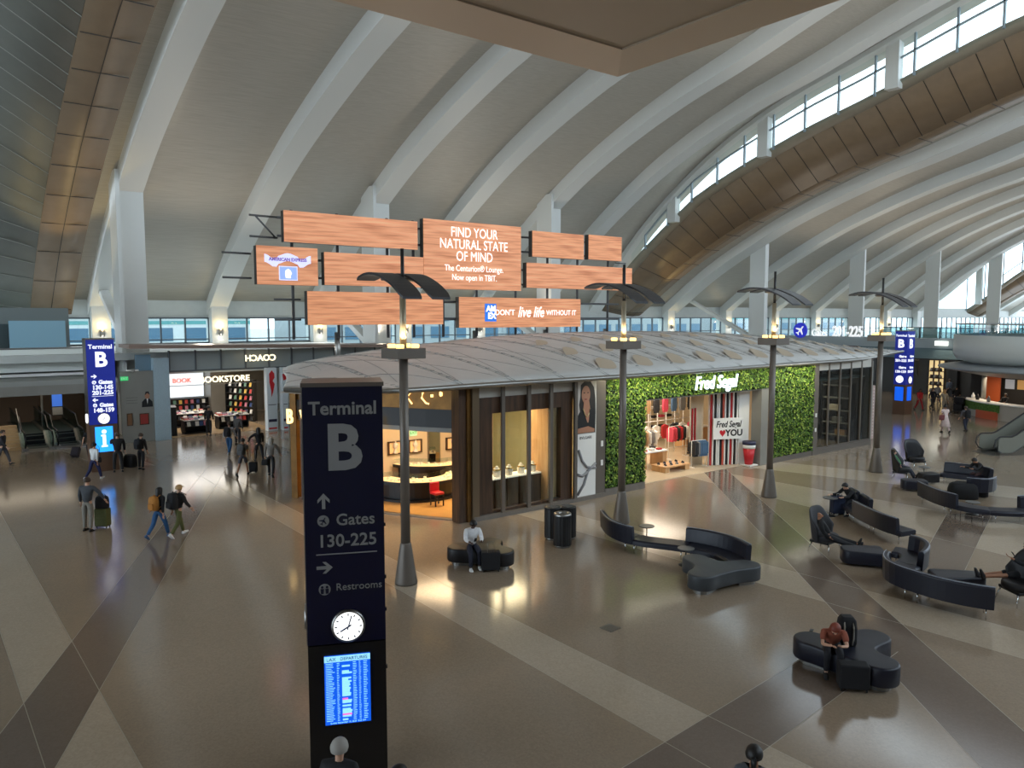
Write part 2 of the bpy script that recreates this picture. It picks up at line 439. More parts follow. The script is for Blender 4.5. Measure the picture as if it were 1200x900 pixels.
for s in (162, 172): rib(s, 159.4, LN2)
# roof wave nearest the viewpoint's left: only its outer end
ceiling_shell('ceiling', -40, 1.0, LN1, -50.6)
# near ceiling bulkhead over the viewpoint: a flat slab with a bevelled lip
def bulkhead():
    z = 12.0; c = gp(724, 90, z); c2 = gp(727, 47, z-0.0)
    mb = MB()
    x1, y1 = c.x, c.y                       # far corner: runs towards -x and towards -y/+x
    X0, Y0 = x1-45, y1-40
    xi, yi = x1-1.35, y1-1.45
    out = [(X0, y1), (x1, y1), (x1, Y0), (X0, Y0)]
    mb.add([(X0, y1, z), (x1, y1, z), (x1, Y0, z), (xi, Y0, z-0.12), (xi, yi, z-0.12), (X0, yi, z-0.12)], [(0,1,4,5),(1,2,3,4)])
    mb.add([(X0, yi, z-0.12), (xi, yi, z-0.12), (xi, yi, z-0.09), (X0, yi, z-0.09)], [(0,1,2,3)], 1)
    mb.add([(xi, Y0, z-0.12), (xi, yi, z-0.12), (xi, yi, z-0.09), (xi, Y0, z-0.09)], [(0,1,2,3)], 1)
    mb.add([(X0, yi, z-0.09), (xi, yi, z-0.09), (xi, Y0, z-0.09), (X0, Y0, z-0.09)], [(0,1,2,3)], 1)
    mb.add([(X0, y1, z), (x1, y1, z), (x1, y1, z+3.0), (X0, y1, z+3.0)], [(0,1,2,3)])
    mb.add([(x1, Y0, z), (x1, y1, z), (x1, y1, z+3.0), (x1, Y0, z+3.0)], [(0,1,2,3)])
    struct(mb.build('ceiling_bulkhead', [mat('tan_plaster', (204, 186, 164), 0.6), mat('tan_panel', (178, 162, 142), 0.55)]))
bulkhead()
# ================================================================ BACK WALL, MEZZANINE, OUTSIDE
def backwall():
    # slab/upper walkway behind the shops
    struct(MB().box(-50, 27, 48.6, 62.5, 4.55, 4.95).build('floor_upper', M_CONC))
    struct(MB().box(27, 185, 57.5, 62.5, 2.3, 2.7).build('floor_upper_far', M_CONC))
    # window wall at the foot of the roof
    edges = [-50]+[x for s in SR1+SR2 for x in (s+0.1, s+1.3)]+[185]
    n = 3
    for i in range(0, len(edges)-1, 2):
        a, b = edges[i], edges[i+1]
        if b-a < 0.5: continue
        root = thing('window_%d' % n, (a, 61.5, 5.0), None, None); struct(root); n += 1
        zl = 0.0 if a < 26 else -2.2
        MB().box(0, b-a, 0.02, 0.05, zl+0.1, 1.9).build('pane', M_GLASS, root)
        f = MB(); k = max(2, round((b-a)/1.9))
        for j in range(k+1):
            x = (b-a)*j/k; f.box(x-0.05, x+0.05, -0.06, 0.12, zl, 1.95)
        f.box(0, b-a, -0.06, 0.12, zl, zl+0.12); f.box(0, b-a, -0.05, 0.1, 0.3, 0.38); f.box(0, b-a, -0.06, 0.12, 1.9, 2.0)
        f.build('window_frame', M_FRAME, root)
    struct(MB().box(-50, 185, 61.6, 62.2, 6.9, 8.6).build('trim_17', M_CONC))
    struct(MB().box(-50, 185, 61.2, 62.0, 0, 2.8).build('wall_back', M_CONC)); struct(MB().box(-50, 26.2, 61.2, 62.0, 2.8, 5.0).build('wall_back', M_CONC))
backwall()
# outside: apron, pale buildings
struct(MB().box(-300, 500, 63, 600, -2.2, -2).build('ground', mat('apron_concrete', (176, 176, 172), 0.8, 0, 0.06, 0.1)))

# the viewer's side of the hall is closed by the gallery the photo is taken from
struct(MB().box(-60, 185, -12.6, -12.2, 0, 12.5).build('wall_front', M_GREY))
# ================================================================ SHOP PAVILION
FT = 21.4
M_WOODD = ramp_mat('dark_walnut', (54, 38, 28), (92, 66, 46), 6, (1.5, 1.5, 0.12), 0.38)
M_WOODL = ramp_mat('pale_oak', (196, 148, 100), (222, 180, 132), 5, (2, 2, 0.2), 0.4)
M_BRASS = mat('brass_fascia', (118, 84, 42), 0.35, 0.7, 0.2, 3)
M_CREAM = mat('cream_wall', (226, 210, 184), 0.6)
M_TAN = mat('tan_shop_floor', (206, 160, 96), 0.25, 0, 0.05, 2)
M_STONE = mat('grey_stone_plinth', (120, 112, 104), 0.35, 0, 0.08, 4)
M_FABRIC = mat('white_roof_fabric', (206, 206, 204), 0.5, 0, 0.03, 1.5)
M_FROST = mat('frosted_panel', (196, 192, 184), 0.35)
M_LOGO = mat('lit_warm_letters', (255, 214, 140), 0.4, emit=2.2)
M_WLOGO = mat('lit_white_letters', (226, 246, 255), 0.4, emit=1.5)
M_RED = mat('red_paint', (196, 30, 40), 0.4)
M_NAVY = mat('navy_paint', (24, 30, 66), 0.4)
M_PAPER = mat('white_board', (238, 236, 232), 0.5)
M_LEAF1 = mat('leaf_green', (104, 140, 44), 0.55); M_LEAF2 = mat('leaf_dark', (60, 92, 30), 0.55); M_LEAF3 = mat('leaf_lime', (164, 186, 76), 0.55)
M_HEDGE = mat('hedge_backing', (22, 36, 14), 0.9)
def box_st(name, x0, x1, y0, y1, z0, z1, m, bevel=0.0):
    return struct(MB().box(x0, x1, y0, y1, z0, z1).build(name, m, bevel=bevel))
# floor of the shops, ceilings, dividing walls
struct(MB().prism([(14.7,21.5),(13.0,24.2),(11.9,26.6),(11.4,28.8),(20.9,28.8),(20.9,21.5)], 0.002, 0.03).build('floor_jewellery_shop', M_TAN))
box_st('floor_clothes_shop', 21.1, 35.7, 21.9, 33, 0.002, 0.025, mat('shop_floor_cream', (212, 194, 168), 0.2, 0, 0.04, 1.0))
struct(MB().prism([(14.9,21.6),(13.1,24.3),(12.0,26.6),(11.5,28.7),(20.9,28.7),(20.9,21.6)], 3.9, 4.0).build('ceiling_jewellery_shop', M_CREAM))
box_st('ceiling_clothes_shop', 21.0, 41.3, 21.7, 33, 3.72, 3.82, M_PAPER)
box_st('wall_back_jewellery', 11.4, 20.9, 28.7, 28.9, 0, 4.6, M_CREAM)
box_st('wall_divider', 20.9, 21.1, 21.7, 33, 0, 4.6, mat('green_grey_wall', (176, 178, 140), 0.6))
box_st('wall_back_clothes', 21.1, 41.4, 33, 33.2, 0, 4.6, M_CREAM)
box_st('wall_clothes_side', 35.7, 35.9, 21.7, 33, 0, 4.4, M_CREAM)
box_st('wall_pavilion_end', 41.4, 41.55, 21.4, 33.2, 0, 4.6, M_GREY)
# ---- front: walnut cladding around the window
mb = MB()
mb.box(15.0, 15.56, FT, FT+0.25, 0.16, 4.25); mb.box(18.72, 19.3, FT, FT+0.25, 0.16, 4.25)
mb.box(15.56, 18.72, FT, FT+0.25, 3.68, 4.25)
mb.box(15.56, 18.72, FT, FT+0.2, 0.16, 0.25)
struct(mb.build('wall_walnut_front', M_WOODD))
box_st('trim_1', 14.7, 20.95, FT-0.12, FT+0.3, 0, 0.16, M_STONE)
box_st('trim_2', 15.0, 19.3, FT+0.02, FT+0.12, 4.25, 4.72, M_FROST)
def steel_fin(s, z0=0.16, z1=4.72, w=0.04, d=0.10, m=M_DKMET):
    t = thing('facade_fin', (s, FT-0.1, 0), None, None); struct(t)
    MB().box(-w, w, -d/2, d/2, z0, z1).build('fin_web', m, t)
    MB().box(-w-0.03, w+0.03, -d/2-0.03, -d/2, z0, z1).build('fin_flange', m, t)
for s in (15.92, 17.08, 18.12, 19.33): steel_fin(s)
box_st('trim_3', 14.66, 14.94, FT-0.1, FT+0.2, 0, 4.72, mat('bronze_steel', (128, 112, 92), 0.35, 0.8))
box_st('trim_4', 14.2, 14.62, FT+0.05, FT+0.5, 0, 4.6, M_WOODD)
box_st('trim_5', 14.5, 14.64, FT-0.02, FT+0.1, 0, 4.6, M_BRASS)
w_ = thing('window_shopfront', (17.1, FT+0.1, 2), None, None); struct(w_)
MB().box(-1.55, 1.6, 0, 0.02, -1.75, 1.68).build('pane', M_GLASS, w_)
# pale oak reveal at the window's far side
box_st('trim_6', 18.3, 18.72, FT+0.25, FT+1.4, 0.05, 3.75, M_WOODL)
# tall advertising banner
bn = thing('advertising_banner', (19.93, FT-0.05, 0), 'tall white jewellery advertisement with a dark-haired woman above a silver bracelet', 'advertisement')
MB().box(-0.56, 0.54, 0, 0.1, 0.1, 4.66).build('panel', M_PAPER, bn)
ph = MB().box(-0.5, 0.5, -0.012, -0.002, 2.58, 4.6)
ph.build('photograph', mat('photo_grey', (196, 190, 184), 0.5), bn)
def ell(cx, cz, rx, rz_, y, n=28): return [(cx+rx*math.cos(2*PI*i/n), y, cz+rz_*math.sin(2*PI*i/n)) for i in range(n)]
def flat(pts, name, m, par, thick=0.004):
    mb = MB(); n = len(pts); b = [(p[0], p[1]+thick, p[2]) for p in pts]
    mb.add(list(pts)+b, [tuple(range(n)), tuple(range(2*n-1, n-1, -1))]); o = len(mb.v)-2*n
    for i in range(n):
        j = (i+1) % n; mb.f.append([i, j, n+j, n+i]); mb.mi.append(0); mb.sm.append(False)
    return mb.build(name, m, par)
M_SKINP = mat('printed_skin', (172, 122, 96), 0.6); M_HAIRP = mat('printed_black_hair', (28, 22, 22), 0.6); M_SUITP = mat('printed_black_jacket', (16, 16, 20), 0.6)
flat([(-.28,-.016,4.45),(-.1,-.016,4.58),(.22,-.016,4.57),(.4,-.016,4.35),(.48,-.016,3.9),(.5,-.016,3.4),(.49,-.016,2.9),(.1,-.016,2.9),(-.3,-.016,3.4),(-.36,-.016,3.7),(-.3,-.016,4.0)], 'printed_hair', M_HAIRP, bn)
flat([(-.44,-.02,2.6),(.48,-.02,2.6),(.48,-.02,3.5),(.2,-.02,3.62),(-.2,-.02,3.6),(-.42,-.02,3.3)], 'printed_jacket', M_SUITP, bn)
flat(ell(-.02, 4.08, .22, .34, -.024), 'printed_face', M_SKINP, bn)
flat([(-.12,-.026,3.85),(.14,-.026,3.85),(.2,-.026,3.58),(.12,-.026,3.0),(.06,-.026,3.0),(-.16,-.026,3.55)], 'printed_neck', M_SKINP, bn)
flat([(-.44,-.026,2.62),(.42,-.026,2.62),(.44,-.026,2.74),(.1,-.026,2.86),(-.42,-.026,2.8)], 'printed_arm', M_SKINP, bn)
for x in (-.11, .08):
    flat(ell(x, 4.15, .045, .02, -.03), 'printed_eye', M_HAIRP, bn)
flat(ell(-.03, 3.9, .07, .028, -.03), 'printed_mouth', mat('printed_lips', (140, 60, 58), 0.6), bn)
nk = MB(); nk.tube([(-.17,-.03,3.55),(-.06,-.03,3.3),(.05,-.03,3.22),(.14,-.03,3.35),(.2,-.03,3.55)], .022, 6); nk.build('printed_necklace', mat('printed_gold', (196, 176, 130), 0.4), bn)
text('printed_name', 'BVLGARI', 0.16, mat('printed_text', (90, 90, 94), 0.6), bn, face_M((0, -0.004, 2.42)))
br = MB()
for pts in ([(-.38,-.03,1.98),(-.2,-.03,1.55),(.05,-.03,1.28),(.5,-.03,1.2)], [(.5,-.03,1.38),(.1,-.03,1.12),(-.1,-.03,.62),(-.42,-.03,.25)], [(-.45,-.03,1.05),(-.2,-.03,.95),(.1,-.03,1.1)]): br.tube(pts, .05, 8)
br.build('printed_bracelet', mat('printed_silver', (138, 138, 142), 0.4), bn)
box_st('trim_7', 20.48, 20.98, FT-0.05, FT+0.3, 0, 4.75, M_DKMET)
for i, z in enumerate((2.0, 1.25)):
    tag(MB().box(20.72, 20.84, FT-0.085, FT-0.05, z, z+0.22).build('wall_switch_plate', M_PAPER, bevel=0.01), ('upper' if i == 0 else 'lower')+' small white plate on the dark post beside the advertisement', 'switch plate', 'white plates on the dark post')
# ---- hedge walls
def leaf_wall(name, x0, x1, z0, z1, t, label, dens=330, seed=1):
    rnd = random.Random(seed)
    root = thing(name, ((x0+x1)/2, t, z0), label, 'green wall', 'leafy green wall panels')
    cx = (x0+x1)/2
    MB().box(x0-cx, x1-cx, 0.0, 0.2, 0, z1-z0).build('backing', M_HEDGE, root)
    mb = MB()
    for i in range(int((x1-x0)*(z1-z0)*dens)):
        px = rnd.uniform(x0, x1)-cx; pz = rnd.uniform(0.03, z1-z0-0.03); py = rnd.uniform(-0.10, 0.0)
        a = rnd.uniform(0, 2*PI); l = rnd.uniform(0.05, 0.085); w = l*0.5
        M = Matrix.Translation((px, py, pz)) @ Matrix.Rotation(rnd.uniform(-.9, .5), 4, 'X') @ Matrix.Rotation(rnd.uniform(-.7, .7), 4, 'Z') @ Matrix.Rotation(a, 4, 'Y')
        mb.add([M @ Vector(q) for q in ((-l,0,0),(0,-.018,w),(l,0,0),(0,-.018,-w),(0,.0,0))], [(0,1,4),(1,2,4),(2,3,4),(3,0,4)], rnd.choice((0,0,1,1,2)))
    tag(mb.build('foliage', [M_LEAF1, M_LEAF2, M_LEAF3], root), kind='stuff')
leaf_wall('green_wall', 21.02, 23.26, 0.28, 4.70, FT, 'tall leafy green wall between the jewellery advertisement and the clothes shop opening', seed=1)
leaf_wall('green_wall', 23.28, 32.1, 3.66, 4.70, FT, 'long leafy green band over the clothes shop opening, with the lit white sign on it', seed=2)
leaf_wall('green_wall', 32.12, 35.6, 0.25, 4.60, FT, 'tall leafy green wall between the clothes shop opening and the dark glazed shopfront', seed=3)
box_st('trim_8', 21.0, 23.26, FT-0.06, FT+0.3, 0, 0.28, M_STONE)
box_st('trim_9', 32.1, 41.5, FT-0.06, FT+0.3, 0, 0.25, M_DKMET)
box_st('trim_10', 31.2, 32.1, FT-0.04, FT+0.5, 0, 3.66, M_GREY)
box_st('trim_11', 23.26, 31.2, FT+0.05, FT+0.5, 3.6, 3.68, M_GREY)
box_st('trim_12', 35.6, 36.0, FT-0.08, FT+0.25, 0, 4.7, M_DKMET)
for i, z in enumerate((1.95, 1.2)):
    tag(MB().box(35.74, 35.86, FT-0.11, FT-0.08, z, z+0.2).build('wall_switch_plate', M_PAPER, bevel=0.01), ('upper' if i == 0 else 'lower')+' small white plate on the dark post beside the glazed shopfront', 'switch plate', 'white plates on the far dark post')
# ---- lit script sign on the hedge
sg = thing('lit_shop_sign', (27.58, FT-0.2, 4.15), 'lit white handwritten shop sign on the leafy band over the opening', 'sign')
text('sign_lettering', 'Fred Segal', 0.82, M_WLOGO, sg, face_M((0, 0, 0)), ext=0.03, off=0.006, sx=0.86, shear=0.22)
# ---- dark glazed shopfront
gd = thing('window_glazed_shopfront', (38.7, FT, 0.25), None, None); struct(gd)
MB().box(-2.7, 2.7, 0.05, 0.07, 0, 4.05).build('pane', M_GLASSD, gd)
mb = MB()
for i in range(6): x = -2.7+5.4*i/5; mb.box(x-0.04, x+0.04, -0.02, 0.05, 0, 4.5)
mb.box(-2.7, 2.7, -0.02, 0.1, 0, 0.08); mb.build('mullion', M_DKMET, gd)
MB().box(-2.65, 2.65, 0.02, 0.08, 4.05, 4.5).build('top_panel', M_FROST, gd)
# ---- roof canopy
FE = [(8.9, 23.2), (9.5, 21.9), (10.6, 21.0), (12, 20.6), (14.4, 20.7), (22.3, 20.5), (31.7, 21.0), (40, 21.3), (47.8, 23.6), (51.5, 24.6)]
BE = [(8.9, 23.4), (9.6, 25.0), (10.8, 28), (12.6, 33), (16, 37.2), (24, 39.0), (34, 38.5), (44, 35), (51.5, 30)]
RZ = []
for u, v in ((345, 446), (380, 426), (440, 417), (500, 408), (560, 400), (630, 393), (700, 390), (780, 389), (850, 392), (900, 398), (950, 405), (1010, 409), (1058, 412)):
    p = on_t(u, v, 29.5); RZ.append((p.x, p.z))
def roof_pt(s, v, up=0.0):
    f = smooth_tab(FE, s); b = smooth_tab(BE, s); rz = max(4.8, smooth_tab(RZ, s)) if s > RZ[0][0] else 4.8
    if s < 12: rz = 4.8+(rz-4.8)*max(0, (s-8.9)/3.1)
    return Vector((s, f+(b-f)*v, 4.76+(rz-4.76)*math.sin(PI*v)**0.75+up))
roof = thing('pavilion_roof', (30, 29, 4.76), 'white vaulted fabric canopy roof over the shop pavilion', 'roof'); O_ = Vector((30, 29, 4.76))
ss = [8.9+42.6*i/60 for i in range(61)]
MB().grid([[roof_pt(s, k/20)-O_ for k in range(21)] for s in ss]).build('fabric_shell', M_FABRIC, roof, solid=0.05)
eb = MB(); eb.tube([roof_pt(s, 0)-O_ for s in ss], 0.09, 8); eb.build('front_edge_tube', M_STEEL, roof)
fa = MB(); fa.grid([[roof_pt(s, 0)-O_+Vector((0, 0.06, -0.02)), roof_pt(s, 0)-O_+Vector((0, 0.5, -0.14))] for s in ss]); fa.build('eave_soffit', M_WHITE, roof)
M_LACE = mat('grey_lacing', (160, 160, 158), 0.6); M_OPEN = mat('beige_opening', (196, 180, 158), 0.6); M_FOLD = mat('grey_fold', (150, 150, 150), 0.6)  # lacing, opening and seam colours of the canopy
NB = 19
bay = [9.6+41.0*i/NB for i in range(NB+1)]
for s in bay:
    a = MB()
    for d in (-0.07, 0.07): a.tube([roof_pt(min(51.4, s+d+k*0.12), k/16, 0.03)-O_ for k in range(17)], 0.013, 4)
    for k in range(24):
        q = roof_pt(min(51.4, s+k*0.08), k/24, 0.05)-O_; a.box(q.x-0.08, q.x+0.08, q.y-0.012, q.y+0.012, q.z-0.02, q.z+0.012)
    a.build('lacing', M_LACE, roof)
dg = MB()
for s in bay[:-1]:
    for sgn, s_a in ((1, s), (-1, s+2.16)):
        dg.tube([roof_pt(min(51.4, max(9.0, s_a+sgn*4.3*k/14)), k/14, 0.03)-O_ for k in range(15)], 0.01, 4)
dg.build('fabric_seams', M_FOLD, roof)
def lens(s0, v0, s1, v1, w, up=0.03):
    n = 10; top, bot = [], []
    for k in range(n+1):
        f = k/n; b = w*math.sin(PI*f)
        top.append(roof_pt(s0+(s1-s0)*f, v0+(v1-v0)*f+b*0.5, up+0.10*math.sin(PI*f))-O_); bot.append(roof_pt(s0+(s1-s0)*f, v0+(v1-v0)*f-b*0.5, up)-O_)
    return top, bot
for i, s in enumerate(bay[5:-2]):
    for (a, b, c, d, w) in ((0.3, 0.05, 1.7, 0.09, 0.06), (0.5, 0.17, 1.8, 0.22, 0.05), (0.9, 0.30, 2.1, 0.34, 0.04)):
        t_, b_ = lens(s+a, b, s+c, d, w); mb = MB(); mb.grid([t_, b_], mi=0); mb.build('roof_opening', M_OPEN, roof)
# ---- jewellery shop, open corner front
LP = [(14.45, 21.75), (13.75, 22.75), (12.95, 24.1), (12.25, 25.5), (11.75, 26.9), (11.35, 28.6)]
def strip(name, z0, z1, m, off=0.0, th=0.12, pts=LP):
    mb = MB(); rows = []
    for i, p in enumerate(pts):
        a = Vector(pts[max(i-1, 0)]); b = Vector(pts[min(i+1, len(pts)-1)]); d = (b-a).normalized(); n = Vector((-d.y, d.x))*-1
        n = Vector((d.y, -d.x)) if Vector((d.y, -d.x)).x < 0 else Vector((-d.y, d.x))
        q = Vector(p)+n*off; r = q-n*th
        rows.append([(q.x, q.y, z0), (r.x, r.y, z0), (r.x, r.y, z1), (q.x, q.y, z1)])
    mb.grid(rows, closed=True, smooth=False); mb.add(rows[0], [(0,1,2,3)]); mb.add(rows[-1], [(3,2,1,0)])
    return mb.build(name, m)
struct(strip('trim_13', 3.85, 4.62, M_BRASS, 0.06)); struct(strip('trim_14', 3.22, 3.85, M_BLACK, 0.1)); struct(strip('trim_15', 3.05, 3.22, M_GREY, 0.02, 0.3))
struct(strip('trim_16', 0.0, 0.03, M_STONE, 0.1, 0.25))
for i, (x, y) in enumerate(((11.35, 28.55), (11.5, 27.95), (11.68, 27.35))):
    struct(MB().box(-0.16, 0.16, -0.16, 0.16, 0, 4.62).build('shop_pillar', [M_BRASS, M_WOODD, M_BRASS][i], None, (x, y, 0), -1.2))
def along(f):
    L = [(Vector(b)-Vector(a)).length for a, b in zip(LP, LP[1:])]; T = sum(L)*f
    for (a, b), l in zip(zip(LP, LP[1:]), L):
        if T <= l: q = Vector(a)+(Vector(b)-Vector(a))*T/l; return q, math.atan2(b[1]-a[1], b[0]-a[0])
        T -= l
    return Vector(LP[-1]), -1.3
ls = thing('brass_logo_sign', (13.7, 22.7, 4.2), 'gold emblem shapes on the brass band over the jewellery shop corner', 'sign')
def on_f(px, py, m_off=0.1):                       # point on the corner fascia seen at this pixel
    best = None
    for k in range(200):
        q, a = along(k/199); d = ray(px, py); kk = (q.x*d.y-q.y*d.x)
        if best is None or abs(kk) < best[0]: best = (abs(kk), q, a)
    q, a = best[1], best[2]; d = ray(px, py); k = q.y/d.y
    nrm = Vector((math.sin(a), -math.cos(a)));  nrm = nrm if nrm.x < 0 else -nrm
    return Vector((q.x+nrm.x*m_off, q.y+nrm.y*m_off, CAMH+d.z*k)), nrm
def logo_tube(pix, r=0.03):
    mb = MB(); mb.tube([on_f(*p)[0]-Vector(ls.location) for p in pix], r, 6); mb.build('logo_stroke', M_LOGO, ls)
logo_tube([(485, 457), (479, 465), (484, 473)]); logo_tube([(502, 455), (497, 460), (496, 466), (500, 472), (504, 473)])
logo_tube([(517, 459), (517, 463), (518.5, 463.5), (518.5, 459.5)]); logo_tube([(508, 462), (508, 465)], 0.05)
logo_tube([(517, 459), (520, 460), (520, 463), (517, 464)], 0.02)
bv = thing('brass_letter_sign', (11.3, 28.2, 3.3), 'warm lit brass letters at the far end of the jewellery shop front', 'sign')
pA = Vector((11.12, 28.75, 3.2)); pB = Vector((12.95, 24.1, 3.2)); dv = (pB-pA); an = math.atan2(dv.y, dv.x)
for k, ch in enumerate('BVLGARI'):
    q = pA+dv*(k*0.15+0.07)+Vector((-0.25, -0.12, 0))-Vector(bv.location)
    text('letter', ch, 0.78, M_LOGO, bv, face_M(q, an), ext=0.03, off=0.012, sx=0.8)
# niches on the back wall, mirror, exit sign
T2 = 28.69
M_NICHE = mat('lit_niche', (236, 190, 130), 0.5, emit=0.5)
M_VELVET = mat('white_velvet', (240, 232, 220), 0.7)
for k, (u0, u1, v0, v1, nm) in enumerate(((454, 470, 516, 533, 'beside the lamp post'), (478, 493, 514, 531, 'beneath the green exit sign'), (522, 538, 511, 527, 'nearest the corner pillar'))):
    a, b = on_t(u0, v1, T2), on_t(u1, v0, T2)
    n = thing('display_niche', (a.x, T2, a.z), 'lit wall display case of necklaces '+nm, 'display case', 'lit wall cases in the jewellery shop')
    W_, H_ = b.x-a.x, b.z-a.z
    MB().box(0, W_, -0.14, -0.005, 0, 0.04).box(0, W_, -0.14, -0.005, H_-0.04, H_).box(0, 0.04, -0.14, -0.005, 0, H_).box(W_-0.04, W_, -0.14, -0.005, 0, H_).build('case_frame', M_WOODD, n)
    MB().box(0.04, W_-0.04, -0.03, -0.005, 0.04, H_-0.04).build('case_back', M_NICHE, n)
    MB().lathe([(0.12,0.04),(0.10,0.1),(0.05,0.22),(0.11,0.3),(0.12,0.4),(0.05,0.5),(0.045,0.56)], 12, (W_*0.5, -0.1, 0)).build('necklace_bust', M_VELVET, n)
a, b = on_t(501, 543, T2), on_t(515, 497, T2)
mi_ = thing('wall_mirror', (a.x, T2, a.z), 'tall narrow mirror on the back wall of the jewellery shop', 'mirror')
MB().box(0, b.x-a.x, -0.06, -0.005, 0, b.z-a.z).build('mirror_frame', M_STEEL, mi_); MB().box(0.06, b.x-a.x-0.06, -0.07, -0.06, 0.06, b.z-a.z-0.06).build('mirror_glass', mat('mirror_glass', (150, 150, 150), 0.03, 1.0), mi_)
a, b = on_t(480, 511, T2), on_t(488, 503, T2)
ex = thing('exit_sign', (a.x, T2, a.z), 'green exit sign on the back wall of the jewellery shop', 'exit sign')
MB().box(0, b.x-a.x, -0.05, -0.005, 0, b.z-a.z).build('sign_box', mat('exit_pale_green', (186, 236, 190), 0.4, emit=0.5), ex)
text('sign_lettering', 'EXIT', 0.17, mat('exit_green', (20, 140, 60), 0.4, emit=0.6), ex, face_M(((b.x-a.x)/2, -0.055, (b.z-a.z)/2)))
# curved counters
def counter(name, cx, cy, r0, r1, a0, a1, label):
    root = thing(name, (cx, cy, 0.03), label, 'display counter', 'curved jewellery counters')
    def arc(ra, rb, z0, z1):
        rows = []
        for i in range(17):
            a = math.radians(a0+(a1-a0)*i/16); c, s = math.cos(a), math.sin(a)
            rows.append([(ra*c, ra*s, z0), (rb*c, rb*s, z0), (rb*c, rb*s, z1), (ra*c, ra*s, z1)])
        mb = MB(); mb.grid(rows, closed=True, smooth=False); mb.add(rows[0], [(0,1,2,3)]); mb.add(rows[-1], [(3,2,1,0)]); return mb
    arc(r0+.1, r1-.1, 0, 0.08).build('counter_plinth', M_BLACK, root)
    arc(r0+.3, r1-.3, 0.08, 0.66).build('counter_base', M_BLACK, root)
    arc(r0, r1, 0.66, 0.78).build('counter_top', M_BLACK, root)
    arc(r0+.05, r1-.05, 0.78, 0.8).build('display_tray', mat('lit_tray', (250, 214, 150), 0.5, emit=0.7), root)
    arc(r0+.03, r1-.03, 0.98, 0.995).build('glass_top', M_GLASS, root)
    rnd = random.Random(int(cx*10)); j = MB()
    for i in range(26):
        a = math.radians(rnd.uniform(a0+2, a1-2)); r = rnd.uniform(r0+.12, r1-.12); j.box(r*math.cos(a)-.05, r*math.cos(a)+.05, r*math.sin(a)-.04, r*math.sin(a)+.04, .8, .8+rnd.uniform(.02, .1))
    tag(j.build('jewellery', [M_VELVET], root), kind='stuff')
counter('jewellery_counter', 15.4, 26.3, 1.1, 1.9, 180, 330, 'curved black jewellery counter with lit glass top at the front of the jewellery shop')
counter('jewellery_counter', 17.6, 28.9, 1.4, 2.1, 190, 300, 'curved black jewellery counter with lit glass top near the shop\'s back wall')
ch = thing('shop_stool', (14.9, 24.0, 0.03), 'red upholstered stool in front of the curved jewellery counter', 'stool')
MB().box(-.2, .2, -.2, .2, .42, .52).build('seat', M_RED, ch, bevel=.03); MB().box(-.2, .2, .15, .22, .5, .85).build('backrest', M_RED, ch, bevel=.03)
for x in (-.17, .17):
    for y in (-.17, .17): MB().box(x-.02, x+.02, y-.02, y+.02, 0, .43).build('leg', M_BLACK, ch)
# window display: dark cabinets carrying white busts
for k in range(5):
    x = 15.85+k*0.56
    cb = thing('display_pedestal', (x, FT+0.95, 0), ['window display pedestal nearest the corner pillar', 'second window display pedestal from the corner pillar', 'middle window display pedestal of the jewellery window', 'fourth window display pedestal from the corner pillar', 'window display pedestal beside the pale oak reveal'][k]+', dark walnut', 'display pedestal', 'pedestals in the jewellery window')
    MB().box(-.24, .24, -.3, .3, .03, 1.15).build('cabinet', M_WOODD, cb); MB().box(-.26, .26, -.32, .32, 1.15, 1.2).build('white_top', mat('lit_white_top', (255, 244, 226), 0.5, emit=0.4), cb)
    b_ = thing('necklace_display_bust', (x, FT+0.9, 1.2), ['white necklace bust on the window pedestal nearest the corner pillar', 'white necklace bust on the second window pedestal from the corner pillar', 'white necklace bust on the middle window pedestal', 'white necklace bust on the fourth window pedestal from the corner pillar', 'white necklace bust on the window pedestal beside the oak reveal'][k], 'display bust', 'busts in the jewellery window')
    MB().lathe([(.11,0),(.13,.02),(.14,.1),(.15,.2),(.14,.27),(.09,.31),(.055,.34),(.05,.39)], 14).build('bust', M_VELVET, b_)
    MB().lathe([(.148,.24),(.15,.25),(.13,.29)], 14, cap=False).build('necklace', mat('gold', (212, 170, 80), 0.25, 1.0), b_)
